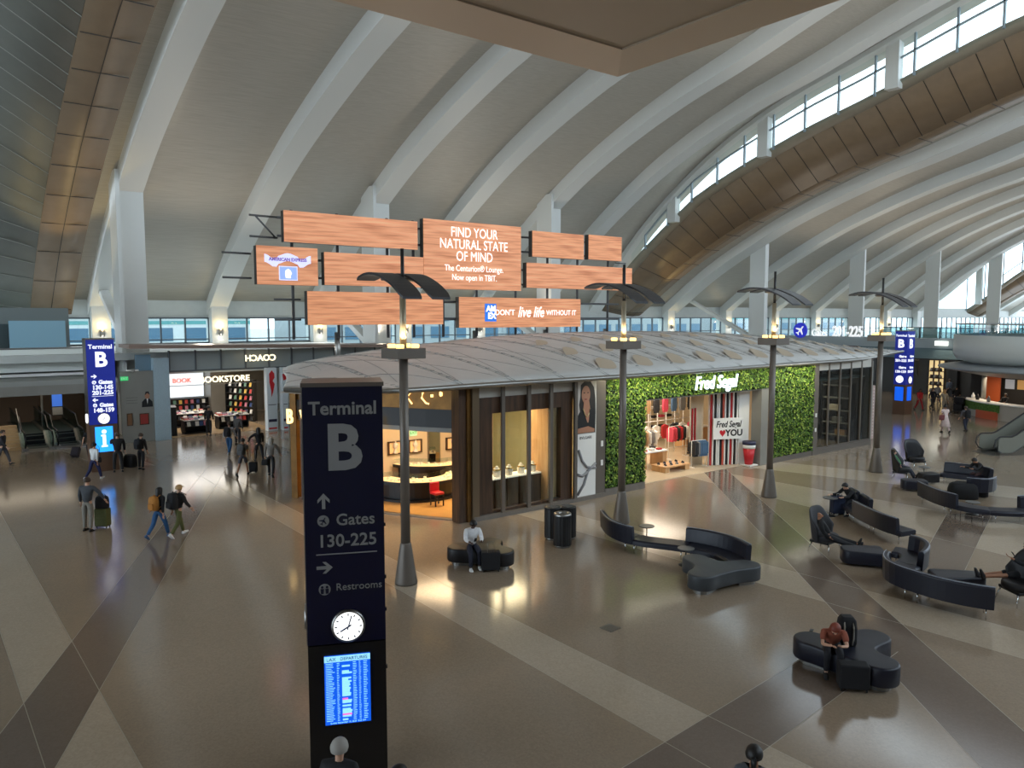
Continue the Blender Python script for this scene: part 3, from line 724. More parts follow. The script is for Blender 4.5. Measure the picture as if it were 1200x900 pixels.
# ---- clothes shop: striped wall, board, cup, racks, tables
def striped_wall():
    a = Vector((29.2, 22.78, 0)); b = Vector((31.15, 21.95, 0)); d = (b-a); an = math.atan2(d.y, d.x); L = d.length
    root = thing('striped_partition', a, 'white partition of vertical red, black and white boards inside the clothes shop', 'partition', rz=an)
    MB().box(0, L, 0.06, 0.16, 0.03, 3.6).build('panel', M_PAPER, root)
    M_CORAL = mat('coral_paint', (222, 96, 76), 0.45)
    x = 0.05; k = 0; cyc = [M_RED, M_PAPER, M_BLACK, M_PAPER, M_PAPER, M_BLACK, M_CORAL, M_PAPER, M_BLACK, M_PAPER]
    while x < L*0.76:
        MB().box(x, x+0.06, -0.02, 0.06, 0.03, 3.6).build('board', cyc[k % 10], root); x += 0.105; k += 1
    bd = thing('shop_slogan_board', a+d*0.42+Vector((-.04, -.1, 1.78)), 'white rectangular shop board with a red heart on the striped partition', 'sign', rz=an)
    MB().box(-.78, .78, -.06, .0, -.5, .5).build('board_panel', M_PAPER, bd)
    text('lettering_script', 'Fred Segal', 0.42, M_BLACK, bd, face_M((0, -.07, .2)), off=.008, shear=.25, sx=.75)
    text('lettering', 'YOU', 0.42, M_BLACK, bd, face_M((.3, -.07, -.22)), off=.014)
    hp = [(.17*0.9*(16*math.sin(2*PI*i/30)**3)/16-.3, -.066, -.2+.17*(13*math.cos(2*PI*i/30)-5*math.cos(4*PI*i/30)-2*math.cos(6*PI*i/30)-math.cos(8*PI*i/30))/15) for i in range(30)]
    flat(hp, 'red_heart', M_RED, bd)
    cp = thing('giant_paper_cup', a+d*0.9+Vector((-.2, -.36, 0.025)), 'oversized red paper cup with navy lid on a white base beside the striped partition', 'display prop')
    MB().box(-.32, .32, -.3, .3, 0, .06).build('base', M_PAPER, cp)
    MB().lathe([(.18,.06),(.28,.82)], 20, mi=0).build('cup', M_RED, cp); MB().lathe([(.29,.82),(.3,1.0)], 20).build('cup_band', M_PAPER, cp); MB().lathe([(.31,1.0),(.31,1.14),(.25,1.16)], 20).build('lid', M_NAVY, cp)
striped_wall()
cw = thing('cream_display_wall', (28.3, 23.2, .025), 'cream curved display wall with two red stripes beside the striped partition', 'display wall')
MB().grid([[(x, .25*math.sin(PI*x/.95), 0), (x, .25*math.sin(PI*x/.95), 3.5)] for x in [.95*i/10 for i in range(11)]]).build('curved_panel', M_CREAM, cw, solid=.06)
for x in (.3, .55): MB().box(x, x+.07, .25*math.sin(PI*x/.95)-.09, .25*math.sin(PI*x/.95)-.03, 1.1, 2.7).build('red_stripe', M_RED, cw)
GC = [mat('cloth_%s' % n, c, 0.8) for n, c in (('charcoal', (38, 38, 42)), ('denim', (74, 104, 136)), ('white', (224, 222, 216)), ('pink', (204, 70, 92)), ('tan', (170, 134, 96)), ('navy', (28, 34, 60)), ('grey', (120, 120, 122)), ('red', (170, 36, 40)))]
CN = ['charcoal', 'denim blue', 'white', 'pink', 'tan', 'navy', 'grey', 'red']
def garment_mesh(ci):
    mb = MB(); prof = [(-.02,.0),(-.2,-.08),(-.22,-.6),(-.17,-.62),(-.15,-.25),(-.16,-.72),(.16,-.72),(.15,-.25),(.17,-.62),(.22,-.6),(.2,-.08),(.02,.0)]
    n = len(prof)
    mb.add([(.05, y, z) for y, z in prof]+[(-.05, y, z) for y, z in prof], [tuple(range(n)), tuple(range(2*n-1, n-1, -1))]+[(i, (i+1) % n, n+(i+1) % n, n+i) for i in range(n)])
    return mb.mesh('garment', GC[ci])
GM = [garment_mesh(i) for i in range(8)]
def rack(loc, rz, L, h, cols, desc, grp):
    root = thing('clothes_rack', loc, desc, 'clothes rack', rz=rz)
    for x in (0, L): MB().tube([(x,0,0),(x,0,h)], .018).build('upright', M_PAPER, root); MB().box(x-.02, x+.02, -.2, .2, 0, .03).build('foot', M_PAPER, root)
    MB().tube([(0,0,h),(L,0,h)], .016).build('rail', M_PAPER, root)
    R_ = Matrix.Translation(loc) @ Matrix.Rotation(rz, 4, 'Z')
    n = len(cols)
    for k, c in enumerate(cols):
        o = bpy.data.objects.new('garment', GM[c]); COL.objects.link(o); o.location = R_ @ Vector((L*(k+.6)/n, 0, h-.02)); o.rotation_euler.z = rz
        o.scale = (1, 1, min(1.0, (h-.12)/.74))
        tag(o, '%s garment hanging %s on the %s' % (CN[c], ORD[min(k, 11)] , grp), 'garment', 'garments on the '+grp)
ORD = ['first', 'second', 'third', 'fourth', 'fifth', 'sixth', 'seventh', 'eighth', 'ninth', 'tenth', 'eleventh', 'last']
rack(gp(808, 548)+Vector((0, -.1, .025)), -0.15, .85, 1.25, [0,0,6,1,1,1,1], 'white clothes rack of charcoal and denim garments beside the striped partition', 'rack beside the striped partition')
def grid_frame(s, t, W_, H_, nx, nz, label):
    root = thing('display_lattice', (s, t, .025), label, 'display shelf', 'white tube lattices in the clothes shop')
    for i in range(nx+1): MB().tube([(W_*i/nx, 0, 0), (W_*i/nx, 0, H_)], .025, 6).build('upright', M_PAPER, root)
    for i in range(nz+1): MB().tube([(0, 0, .2+(H_-.2)*i/nz), (W_, 0, .2+(H_-.2)*i/nz)], .02, 6).build('rail', M_PAPER, root)
    return root
grid_frame(28.3, 26.4, 4.0, 3.2, 6, 4, 'white tube lattice with hanging clothes at the back of the clothes shop')
grid_frame(32.2, 29.2, 2.4, 3.0, 4, 5, 'white tube lattice of folded black and white goods behind the till')
rnd = random.Random(5)
for k in range(12):
    c = rnd.randrange(8); o = bpy.data.objects.new('garment', GM[c]); COL.objects.link(o); o.location = (28.65+(k % 6)*.667, 26.2, 2.9-(k//6)*1.35); o.rotation_euler.z = rnd.uniform(-.3, .3); o.rotation_euler.z = PI/2+rnd.uniform(-.15, .15)
    tag(o, '%s garment hanging %s along the %s of the back lattice' % (CN[c], ORD[k % 6], ('upper rail', 'lower rail')[k//6]), 'garment', 'garments on the back lattice')
for k in range(12):
    o = tag(MB().box(-.17, .17, -.12, .12, 0, .14).build('folded_clothes', GC[[0,2,0,7,5,0,2,1,0,3,0,2][k]], None, (32.5+(k % 4)*.6, 29.2, .246+.56*(k//4)), bevel=.03), 'folded %s clothes on the %s level of the till lattice, %s along' % (CN[[0,2,0,7,5,0,2,1,0,3,0,2][k]], ['lowest', 'second', 'third'][k//4], ORD[k % 4]), 'folded clothes', 'folded clothes on the till lattice')
rack(Vector((26.6, 25.35, .025)), 0.0, 1.7, 1.5, [2,6,2,0,4,2,6,2], 'white clothes rack of pale garments behind the display tables', 'rack behind the display tables')
rack(Vector((28.9, 25.0, .025)), 0.1, 1.5, 1.6, [3,3,0,7,0,2], 'white clothes rack of pink and red garments deep inside the clothes shop', 'rack of pink and red deep inside the clothes shop')
def table(loc, W_, D_, H_, m, label, legm):
    r = thing('display_table', loc, label, 'table', 'display tables in the clothes shop')
    MB().box(-W_/2, W_/2, -D_/2, D_/2, H_-.06, H_).build('tabletop', m, r, bevel=.01)
    for x in (-1, 1): MB().box(x*(W_/2-.16)-.14, x*(W_/2-.16)+.14, -D_/2+.05, D_/2-.05, 0, H_-.06).build('leg', legm, r)
p = gp(772, 545)
table(Vector((26.75, 24.35, .025)), 1.7, .9, .78, M_PAPER, 'white-topped display table on wooden blocks near the shop opening', M_WOODL)
table(Vector((27.0, 23.2, .025)), 1.7, .9, .28, M_WOODL, 'low wooden platform table of dark shoes', M_WOODL)
for k in range(8):
    sh = thing('shoe', (26.4+(k % 4)*.4, 23.0+(k//4)*.4, .3075), 'dark shoe %s in the %s row on the low wooden platform' % (ORD[k % 4], ('front', 'back')[k//4]), 'shoe', 'shoes on the low platform', rz=.4)
    MB().grid([[(x, .05*w*math.cos(a), max(0, hh*math.sin(a))) for a in [PI*q/8 for q in range(9)]] for x, w, hh in ((-.13,.6,.09),(-.08,1,.12),(0,1,.09),(.07,1.1,.06),(.14,.5,.02))]).build('upper', GC[(0,5,6,0)[k % 4]], sh); MB().box(-.14, .15, -.045, .045, -.002, .015).build('sole', M_PAPER, sh)
for k in range(6):
    tag(MB().box(-.13, .13, -.1, .1, 0, .08+.04*(k % 2)).build('folded_clothes', GC[(3,2,7,6,2,0)[k]], None, (26.25+(k % 3)*.5, 24.15+(k//3)*.4, .805), bevel=.025), 'folded %s clothes %s in the %s row on the white-topped table' % (CN[(3,2,7,6,2,0)[k]], ORD[k % 3], ('front', 'back')[k//3]), 'folded clothes', 'folded clothes on the white table')
tc_ = thing('till_counter', (33.4, 27.2, .025), 'pale oak till counter with cream front inside the clothes shop', 'counter')
MB().box(-1.1, 1.1, -.35, .35, 0, .95).build('counter_body', M_WOODL, tc_); MB().box(-1.15, 1.15, -.4, .4, .95, 1.0).build('counter_top', M_PAPER, tc_)
# behind the dark glass: shelving along the end wall
box_st('wall_dark_shop_lining', 41.2, 41.38, 21.8, 33, 0, 3.7, mat('dark_lining', (34, 34, 36), .5))
M_SHELFL = mat('pale_shelf', (168, 164, 156), .5)
for k in range(3):
    sh = thing('shelf_unit', (40.9, 23.0+k*1.9, .0), ['shelf unit behind the dark glazing, closest to the glass', 'middle shelf unit behind the dark glazing', 'shelf unit behind the dark glazing, deepest in the shop'][k], 'shelf', 'shelves behind the dark glass')
    for y in (-.85, .85): MB().box(-.2, .2, y-.03, y+.03, 0, 3.3).build('upright', M_BLACK, sh)
    for z in (.35, 1.05, 1.75, 2.45, 3.15): MB().box(-.2, .2, -.82, .82, z, z+.05).build('shelf_board', M_SHELFL, sh)
    for j, z in enumerate((.4, 1.1, 1.8)):
        tag(MB().box(-.12, .12, -.5+.2*j, .1+.2*j, 0, .3).build('storage_box', [M_WOODL, M_GREY, M_CREAM][(j+k) % 3], None, (40.9, 23.0+k*1.9, z), bevel=.01), '%s box on the %s shelf of the %s unit behind the dark glazing' % (['oak', 'grey', 'cream'][(j+k) % 3], ['lowest', 'second', 'third'][j], ['nearest', 'middle', 'deepest'][k]), 'box', 'boxes behind the dark glazing')
# pavilion end: dark box and perforated screen
eb_ = thing('hanging_dark_box', (44.6, 24.6, 3.1), 'black box-shaped fascia under the far end of the pavilion roof', 'fascia')
MB().box(-2.6, 1.8, -.8, .8, 0, 1.5).build('box_body', M_BLACK, eb_, bevel=.02)
sc_ = thing('perforated_screen', (42.0, 22.3, 0), 'pinkish perforated screen wall at the far end of the pavilion', 'screen')
MB().box(0, 1.5, -.05, .05, 0, 3.1).build('screen_panel', mat('pink_beige_panel', (190, 166, 156), .5), sc_)
d_ = MB()
for i in range(7):
    for j in range(16): d_.lathe([(.045, 0), (.045, .012)], 8, M=Matrix.Translation((.15+i*.2, -.05, .2+j*.18)) @ Matrix.Rotation(PI/2, 4, 'X'))
d_.build('perforation', mat('pale_dot', (225, 214, 208), .5), sc_)
def area(name, loc, size, power, color, rot=(0, 0, 0), sy=None, spread=None):
    l = bpy.data.lights.new(name, 'AREA'); l.energy = power; l.color = color; l.size = size
    if sy: l.shape = 'RECTANGLE'; l.size_y = sy
    if spread: l.spread = spread
    o = bpy.data.objects.new(name, l); COL.objects.link(o); o.location = loc; o.rotation_euler = rot; return o
def point(name, loc, power, color, r=.08):
    l = bpy.data.lights.new(name, 'POINT'); l.energy = power; l.color = color; l.shadow_soft_size = r
    o = bpy.data.objects.new(name, l); COL.objects.link(o); o.location = loc; return o
def spot(name, loc, target, power, color, ang=60, r=.1, blend=.6):
    l = bpy.data.lights.new(name, 'SPOT'); l.energy = power; l.color = color; l.spot_size = math.radians(ang); l.spot_blend = blend; l.shadow_soft_size = r
    o = bpy.data.objects.new(name, l); COL.objects.link(o); o.location = loc
    o.rotation_euler = (Vector(target)-Vector(loc)).to_track_quat('-Z', 'Y').to_euler(); return o
WARM = (1.0, .72, .42); WARM2 = (1.0, .85, .66)
area('jewellery_shop_light', (15.6, 25.0, 3.85), 3.0, 230, WARM, sy=2.6)
area('jewellery_window_light', (17.6, 23.6, 3.85), 2.4, 240, WARM, sy=2.0)
area('clothes_shop_light', (27.5, 26.5, 3.68), 5.0, 430, WARM2, sy=5.0)
area('dark_shop_light', (39.3, 25, 3.6), 2.0, 220, WARM2)
for s0, s1, p in ((21.1, 23.2, 42), (23.3, 32.0, 95), (32.2, 35.5, 62)):
    o = area('hedge_wash', ((s0+s1)/2, 20.55, 4.62), s1-s0, p, (1.0, .95, .74), sy=.12); o.rotation_euler = Vector((0, .75, -1.6)).to_track_quat('-Z', 'Y').to_euler()
# ================================================================ LED DISPLAY OVER THE PAVILION
M_GRAIN = ramp_mat('screen_wood_grain', (166, 98, 62), (216, 152, 112), 1.5, (0.26, 1.0, 5.0), 0.5, emit=0.74, lo=0.3, hi=0.68)
M_GRAIN2 = ramp_mat('screen_wood_grain_fine', (168, 100, 64), (212, 148, 106), 2.4, (0.22, 1.0, 4.5), 0.5, emit=0.74, lo=0.3, hi=0.68)
M_SCRW = mat('screen_white', (250, 246, 240), 0.5, emit=1.0); M_SCRB = mat('screen_blue', (20, 104, 206), 0.5, emit=0.8); M_SCRL = mat('screen_lavender', (206, 206, 240), 0.5, emit=0.8)
M_BEZ = mat('screen_bezel', (66, 64, 62), 0.5, 0.3)
ST_ = 33.0
def led(s0, s1, z0, z1, label, m):
    t = thing('led_panel', ((s0+s1)/2, ST_, z0), label, 'display screen', 'wood-patterned display screens')
    w, h = (s1-s0)/2, z1-z0
    MB().box(-w, w, .02, .34, 0, h).build('screen_case', M_BEZ, t)
    MB().box(-w, w, -.02, .02, 0, h).build('screen_face', m, t)
    return t
led(12.78, 19.49, 10.30, 11.66, 'long wood-patterned screen at the top, before the lettered screen', M_GRAIN)
p2 = led(11.54, 14.30, 8.42, 10.08, 'small wood-patterned screen with the ribbon emblem and pale blue box', M_GRAIN)
led(14.62, 19.80, 8.47, 9.95, 'wood-patterned screen between the emblem screen and the lettered screen', M_GRAIN)
p4 = led(19.83, 25.92, 8.43, 11.85, 'largest wood-patterned screen, with white lettering about finding a natural state', M_GRAIN)
led(13.78, 20.93, 6.66, 8.18, 'long blank wood-patterned screen in the bottom row', M_GRAIN2)
p6 = led(21.91, 30.30, 6.47, 8.05, 'long wood-patterned screen with a small blue square logo and white slogan', M_GRAIN2)
led(26.73, 30.52, 10.32, 11.72, 'blank top-row screen just beyond the lettered screen', M_GRAIN2)
led(30.92, 33.60, 10.36, 11.78, 'blank screen at the far end of the top row', M_GRAIN2)
led(26.33, 33.70, 8.62, 9.98, 'long blank middle-row screen beyond the lettered screen', M_GRAIN)
led(33.82, 34.52, 8.62, 9.98, 'narrow blank screen at the far end of the middle row', M_GRAIN)
for k, (b, z, sz) in enumerate((('FIND YOUR', 2.86, .7), ('NATURAL STATE', 2.26, .7), ('OF MIND', 1.66, .7))): text('lettering_large', b, sz, M_SCRW, p4, face_M((0, -.035, z)), off=.0, sx=.8)
for b, z in (('The Centurion\u00ae Lounge.', 1.06), ('Now open in TBIT.', .6)): text('lettering_small', b, .44, M_SCRW, p4, face_M((.0, -.035, z)), off=.0, sx=.82)
MB().box(-2.6, -1.85, -.03, -.02, .32, 1.25).build('logo_square', M_SCRB, p6)
text('logo_letters', 'AM', .42, M_SCRW, p6, face_M((-2.2, -.035, .98)), off=.02); text('logo_letters', 'EX', .42, M_SCRW, p6, face_M((-2.15, -.035, .6)), off=.02)
text('slogan_lettering', "DON'T", .42, M_SCRW, p6, face_M((-1.28, -.035, .78)), off=.003); text('slogan_script', 'live life', .8, M_SCRW, p6, face_M((.5, -.035, .8)), off=.008, shear=.3, sx=.82); text('slogan_lettering', 'WITHOUT IT', .4, M_SCRW, p6, face_M((2.72, -.035, .78)), off=.003, sx=.95)
rib_t, rib_b = [], []
for i in range(25):
    x = -1.05+2.1*i/24; z = 1.02+.12*math.cos(i/24*4*PI)*(-1 if 0 else 1)*(.6 if 4 < i < 20 else 1)+(.12 if 6 < i < 18 else 0)
    rib_t.append((x, -.03, z+.17)); rib_b.append((x, -.03, z-.17))
MB().grid([rib_t, rib_b], smooth=False).build('ribbon', M_SCRL, p2)
text('ribbon_lettering', 'AMERICAN EXPRESS', .2, mat('screen_purple', (120, 96, 170), .5, emit=.5), p2, face_M((0, -.04, 1.1)), off=.008, sx=.95)
MB().box(-.42, .42, -.03, -.02, .2, .82).build('emblem_box', M_SCRL, p2)
MB().box(-.38, .38, -.036, -.03, .24, .78).build('emblem_field', mat('screen_pale_blue', (150, 176, 236), .5, emit=.6), p2)
flat([(-.12,-.045,.3),(.1,-.045,.3),(.1,-.045,.42),(.16,-.045,.5),(.1,-.045,.62),(0,-.045,.7),(-.12,-.045,.64),(-.15,-.045,.5)], 'emblem_figure', M_SCRW, p2)
fr = thing('sign_frame', (23, ST_+.6, 6), 'dark steel tube frame carrying the wood-patterned screens above the pavilion roof', 'sign frame')
M_TUBE = mat('grey_tube', (96, 96, 98), .45, .4)
for z in (6.9, 7.8, 8.8, 9.6, 10.6, 11.4): MB().tube([(-10.3+(0 if z > 10 else (-1 if z > 8.5 else 1.2)), 0, z-6), (11.0, 0, z-6)], .06, 6).build('cross_tube', M_TUBE, fr)
for s in (13.4, 15.6, 18.2, 19.66, 21.4, 23.5, 26.12, 28.4, 30.7, 33.2):
    MB().tube([(s-23, .12, -.0), (s-23, .12, 5.8)], .07, 6).build('upright_tube', M_TUBE, fr)
for s0, z in ((12.7, 10.5), (12.7, 11.4), (11.5, 8.7), (11.5, 9.75), (13.7, 6.9), (13.7, 7.8)): MB().tube([(s0-23, 0, z-6), (s0-23-1.25, -.1, z-6)], .05, 6).build('stub_tube', M_TUBE, fr)
for a, b in ((33.7, 10.9), (34.6, 9.1)): MB().tube([(a-23, 0, b-6.6), (a-23+.9, 0, b-6.6)], .04, 6).build('stub_tube', M_TUBE, fr)
MB().tube([(-10.4, -.05, 4.5), (-11.3, -.1, 5.4)], .04, 6).build('stub_tube', M_TUBE, fr)
for s in (15.6, 23.5, 28.4, 33.2): MB().tube([(s-23, .3, -1.4), (s-23, .3, .3)], .13, 10).build('support_post', M_STEEL, fr)
# ================================================================ LAMP POSTS
M_WING = mat('charcoal_wing', (56, 56, 60), .4, .3)
def lamp(px, py, label, tilt=0.0):
    p = gp(px, py)
    r = thing('lamp_post', p, label, 'lamp post', 'tall lamp posts along the pavilion')
    MB().lathe([(.30,0),(.30,.05),(.15,1.05),(.14,1.1)], 20).build('base_cone', M_DKMET, r)
    MB().lathe([(.125,1.1),(.115,5.95)], 16).build('pole', M_DKMET, r)
    MB().box(-.42, .42, -.42, .42, 5.95, 6.22).build('light_box', M_DKMET, r, bevel=.01)
    for x in (-.22, .22):
        for y in (-.22, .22): MB().lathe([(.1,6.22),(.11,6.3),(.09,6.32)], 10, (x, y, 0)).build('uplight', mat('uplight_glow', (255, 208, 120), .4, emit=3.0), r)
    MB().lathe([(.085,6.22),(.08,7.55)], 12).build('mast_lower', mat('pale_mast', (176, 164, 140), .4, .4), r); MB().lathe([(.05,7.55),(.045,8.75)], 10).build('mast_tip', M_BLACK, r)
    WP = [(-1.22, 7.44), (-.9, 7.66), (-.6, 7.82), (0, 8.03), (.45, 8.09), (.8, 8.07), (1.22, 7.97)]
    for x0 in (-.72, .1):
        rows = []
        for i in range(17):
            y = -1.22+2.44*i/16; z = smooth_tab(WP, y); e = .04 if i in (0, 16) else 0
            rows.append([(x0+e, y, z), (x0+.6-e, y, z), (x0+.6-e, y, z+.06), (x0+e, y, z+.06)])
        mb = MB(); mb.grid(rows, closed=True, smooth=False); mb.add(rows[0], [(0,1,2,3)]); mb.add(rows[-1], [(3,2,1,0)]); mb.build('wing', M_WING, r)
    MB().tube([(-.6,0,7.97),(.6,0,7.97)], .05, 8).build('wing_bracket', M_DKMET, r)
    spot('lamp_uplight', p+Vector((0, 0, 6.4)), p+Vector((0, 0, 9)), 350, (1, .78, .46), 80, .15)
    return r
lamp(476, 683, 'tall lamp post nearest the dark blue pylon')
lamp(728, 612, 'tall lamp post beside the curved sofa end, in front of the leafy wall')
lamp(901, 582, 'tall lamp post in front of the leafy wall beyond the shop opening')
lamp(1026, 553, 'tall lamp post at the glazed end of the pavilion')
# ================================================================ PYLONS
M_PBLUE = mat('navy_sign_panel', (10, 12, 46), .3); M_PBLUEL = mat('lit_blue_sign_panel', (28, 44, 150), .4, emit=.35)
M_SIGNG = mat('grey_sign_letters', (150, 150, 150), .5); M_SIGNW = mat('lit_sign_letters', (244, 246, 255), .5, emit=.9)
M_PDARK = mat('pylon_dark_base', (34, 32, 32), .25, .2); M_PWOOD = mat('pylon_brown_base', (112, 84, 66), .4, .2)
M_CLK = mat('clock_face', (250, 250, 246), .4, emit=1.4); M_HAND = mat('clock_blue', (30, 60, 110), .4)
M_BLUE_SCR = mat('flight_screen_blue', (14, 92, 226), .4, emit=.9); M_CYAN = mat('flight_screen_cyan', (150, 220, 255), .4, emit=1.0); M_PINK = mat('flight_screen_pink', (250, 110, 200), .4, emit=.9); M_IBLUE = mat('info_screen_blue', (40, 150, 255), .4, emit=1.6)
def arrow(par, x, z, d, s, m, y=-.012):
    a = {'up': PI/2, 'right': 0, 'left': PI, 'down': -PI/2}[d]
    sh = [(-.5,-.1),(.12,-.1),(-.14,-.36),(.06,-.36),(.46,0),(.06,.36),(-.14,.36),(.12,.1),(-.5,.1)]
    flat([(x+s*(px*math.cos(a)-pz*math.sin(a)), y, z+s*(px*math.sin(a)+pz*math.cos(a))) for px, pz in sh], 'arrow', m, par, .01)
def plane_icon(par, x, z, r, mdisc, mpl, y=-.012, rot=-.5):
    flat([(x+r*math.cos(2*PI*i/28), y, z+r*math.sin(2*PI*i/28)) for i in range(28)], 'icon_disc', mdisc, par, .01)
    sh = [(0,.9),(.1,.75),(.1,.3),(.8,-.15),(.8,-.32),(.1,-.08),(.07,-.5),(.3,-.7),(.3,-.82),(0,-.72),(-.3,-.82),(-.3,-.7),(-.07,-.5),(-.1,-.08),(-.8,-.32),(-.8,-.15),(-.1,.3),(-.1,.75)]
    flat([(x+r*.85*(px*math.cos(rot)-pz*math.sin(rot)), y-.008, z+r*.85*(px*math.sin(rot)+pz*math.cos(rot))) for px, pz in sh], 'icon_plane', mpl, par, .006)
def clock(par, x, z, r):
    M = Matrix.Translation((x, 0, z)) @ Matrix.Rotation(PI/2, 4, 'X')
    c = MB().lathe([(r+.035,0),(r+.03,.05),(r,.055)], 36, M=M).build('clock', M_STEEL, par)
    MB().lathe([(r,.05),(r,.06)], 36, M=M).build('clock_dial', M_CLK, c)
    tk = MB()
    for i in range(12):
        a = PI/6*i; tk.box(-.008, .008, -.068, -.06, r*.76, r*.92, M=Matrix.Translation((x, 0, z)) @ Matrix.Rotation(a, 4, 'Y'))
    tk.build('dial_marking', M_HAND, c)
    for a, l, w, nm in ((math.radians(240), r*.62, .011, 'hour_hand'), (math.radians(17), r*.8, .008, 'minute_hand')):
        MB().box(-w, w, -.074, -.068, -.05, l, M=Matrix.Translation((x, 0, z)) @ Matrix.Rotation(a, 4, 'Y')).build(nm, M_HAND, c)
def flight_board(par, x0, x1, z0, z1):
    b = MB().box(x0, x1, -.03, .0, z0, z1).build('flight_screen', M_BLUE_SCR, par)
    W_, H_ = x1-x0, z1-z0
    MB().box(x0, x1, -.036, -.03, z1-.085*H_, z1).build('screen_header', M_CYAN, b)
    text('header_lettering', 'LAX', .075, M_HAND, b, face_M((x0+.1, -.04, z1-.045*H_)), ext=.002); text('header_lettering', 'DEPARTURES', .068, M_HAND, b, face_M((x0+.43, -.04, z1-.045*H_)), ext=.002)
    rows_ = MB(); chips = MB(); pk = MB(); rnd = random.Random(3); n = 34
    for k in range(n):
        z = z0+.05*H_+(.86*H_)*(k+.2)/n
        for f, wd in ((.03,.2),(.27,.06),(.62,.09),(.75,.05),(.85,.1)):
            rows_.box(x0+f*W_, x0+(f+wd*rnd.uniform(.6,1))*W_, -.034, -.03, z, z+.007)
        if rnd.random() < .78: (pk if k in (3, 12) else chips).box(x0+.38*W_, x0+(.5+rnd.uniform(0,.1))*W_, -.036, -.03, z-.004, z+.021)
    rows_.build('row_lettering', M_CYAN, b); chips.build('status_lettering', M_CYAN, b); pk.build('delay_lettering', M_PINK, b)
    text('date_line', 'Sunday September 10, 2023  8:03 AM', .034, M_CYAN, b, face_M(((x0+x1)/2, -.036, z0+.025*H_)), ext=.002)
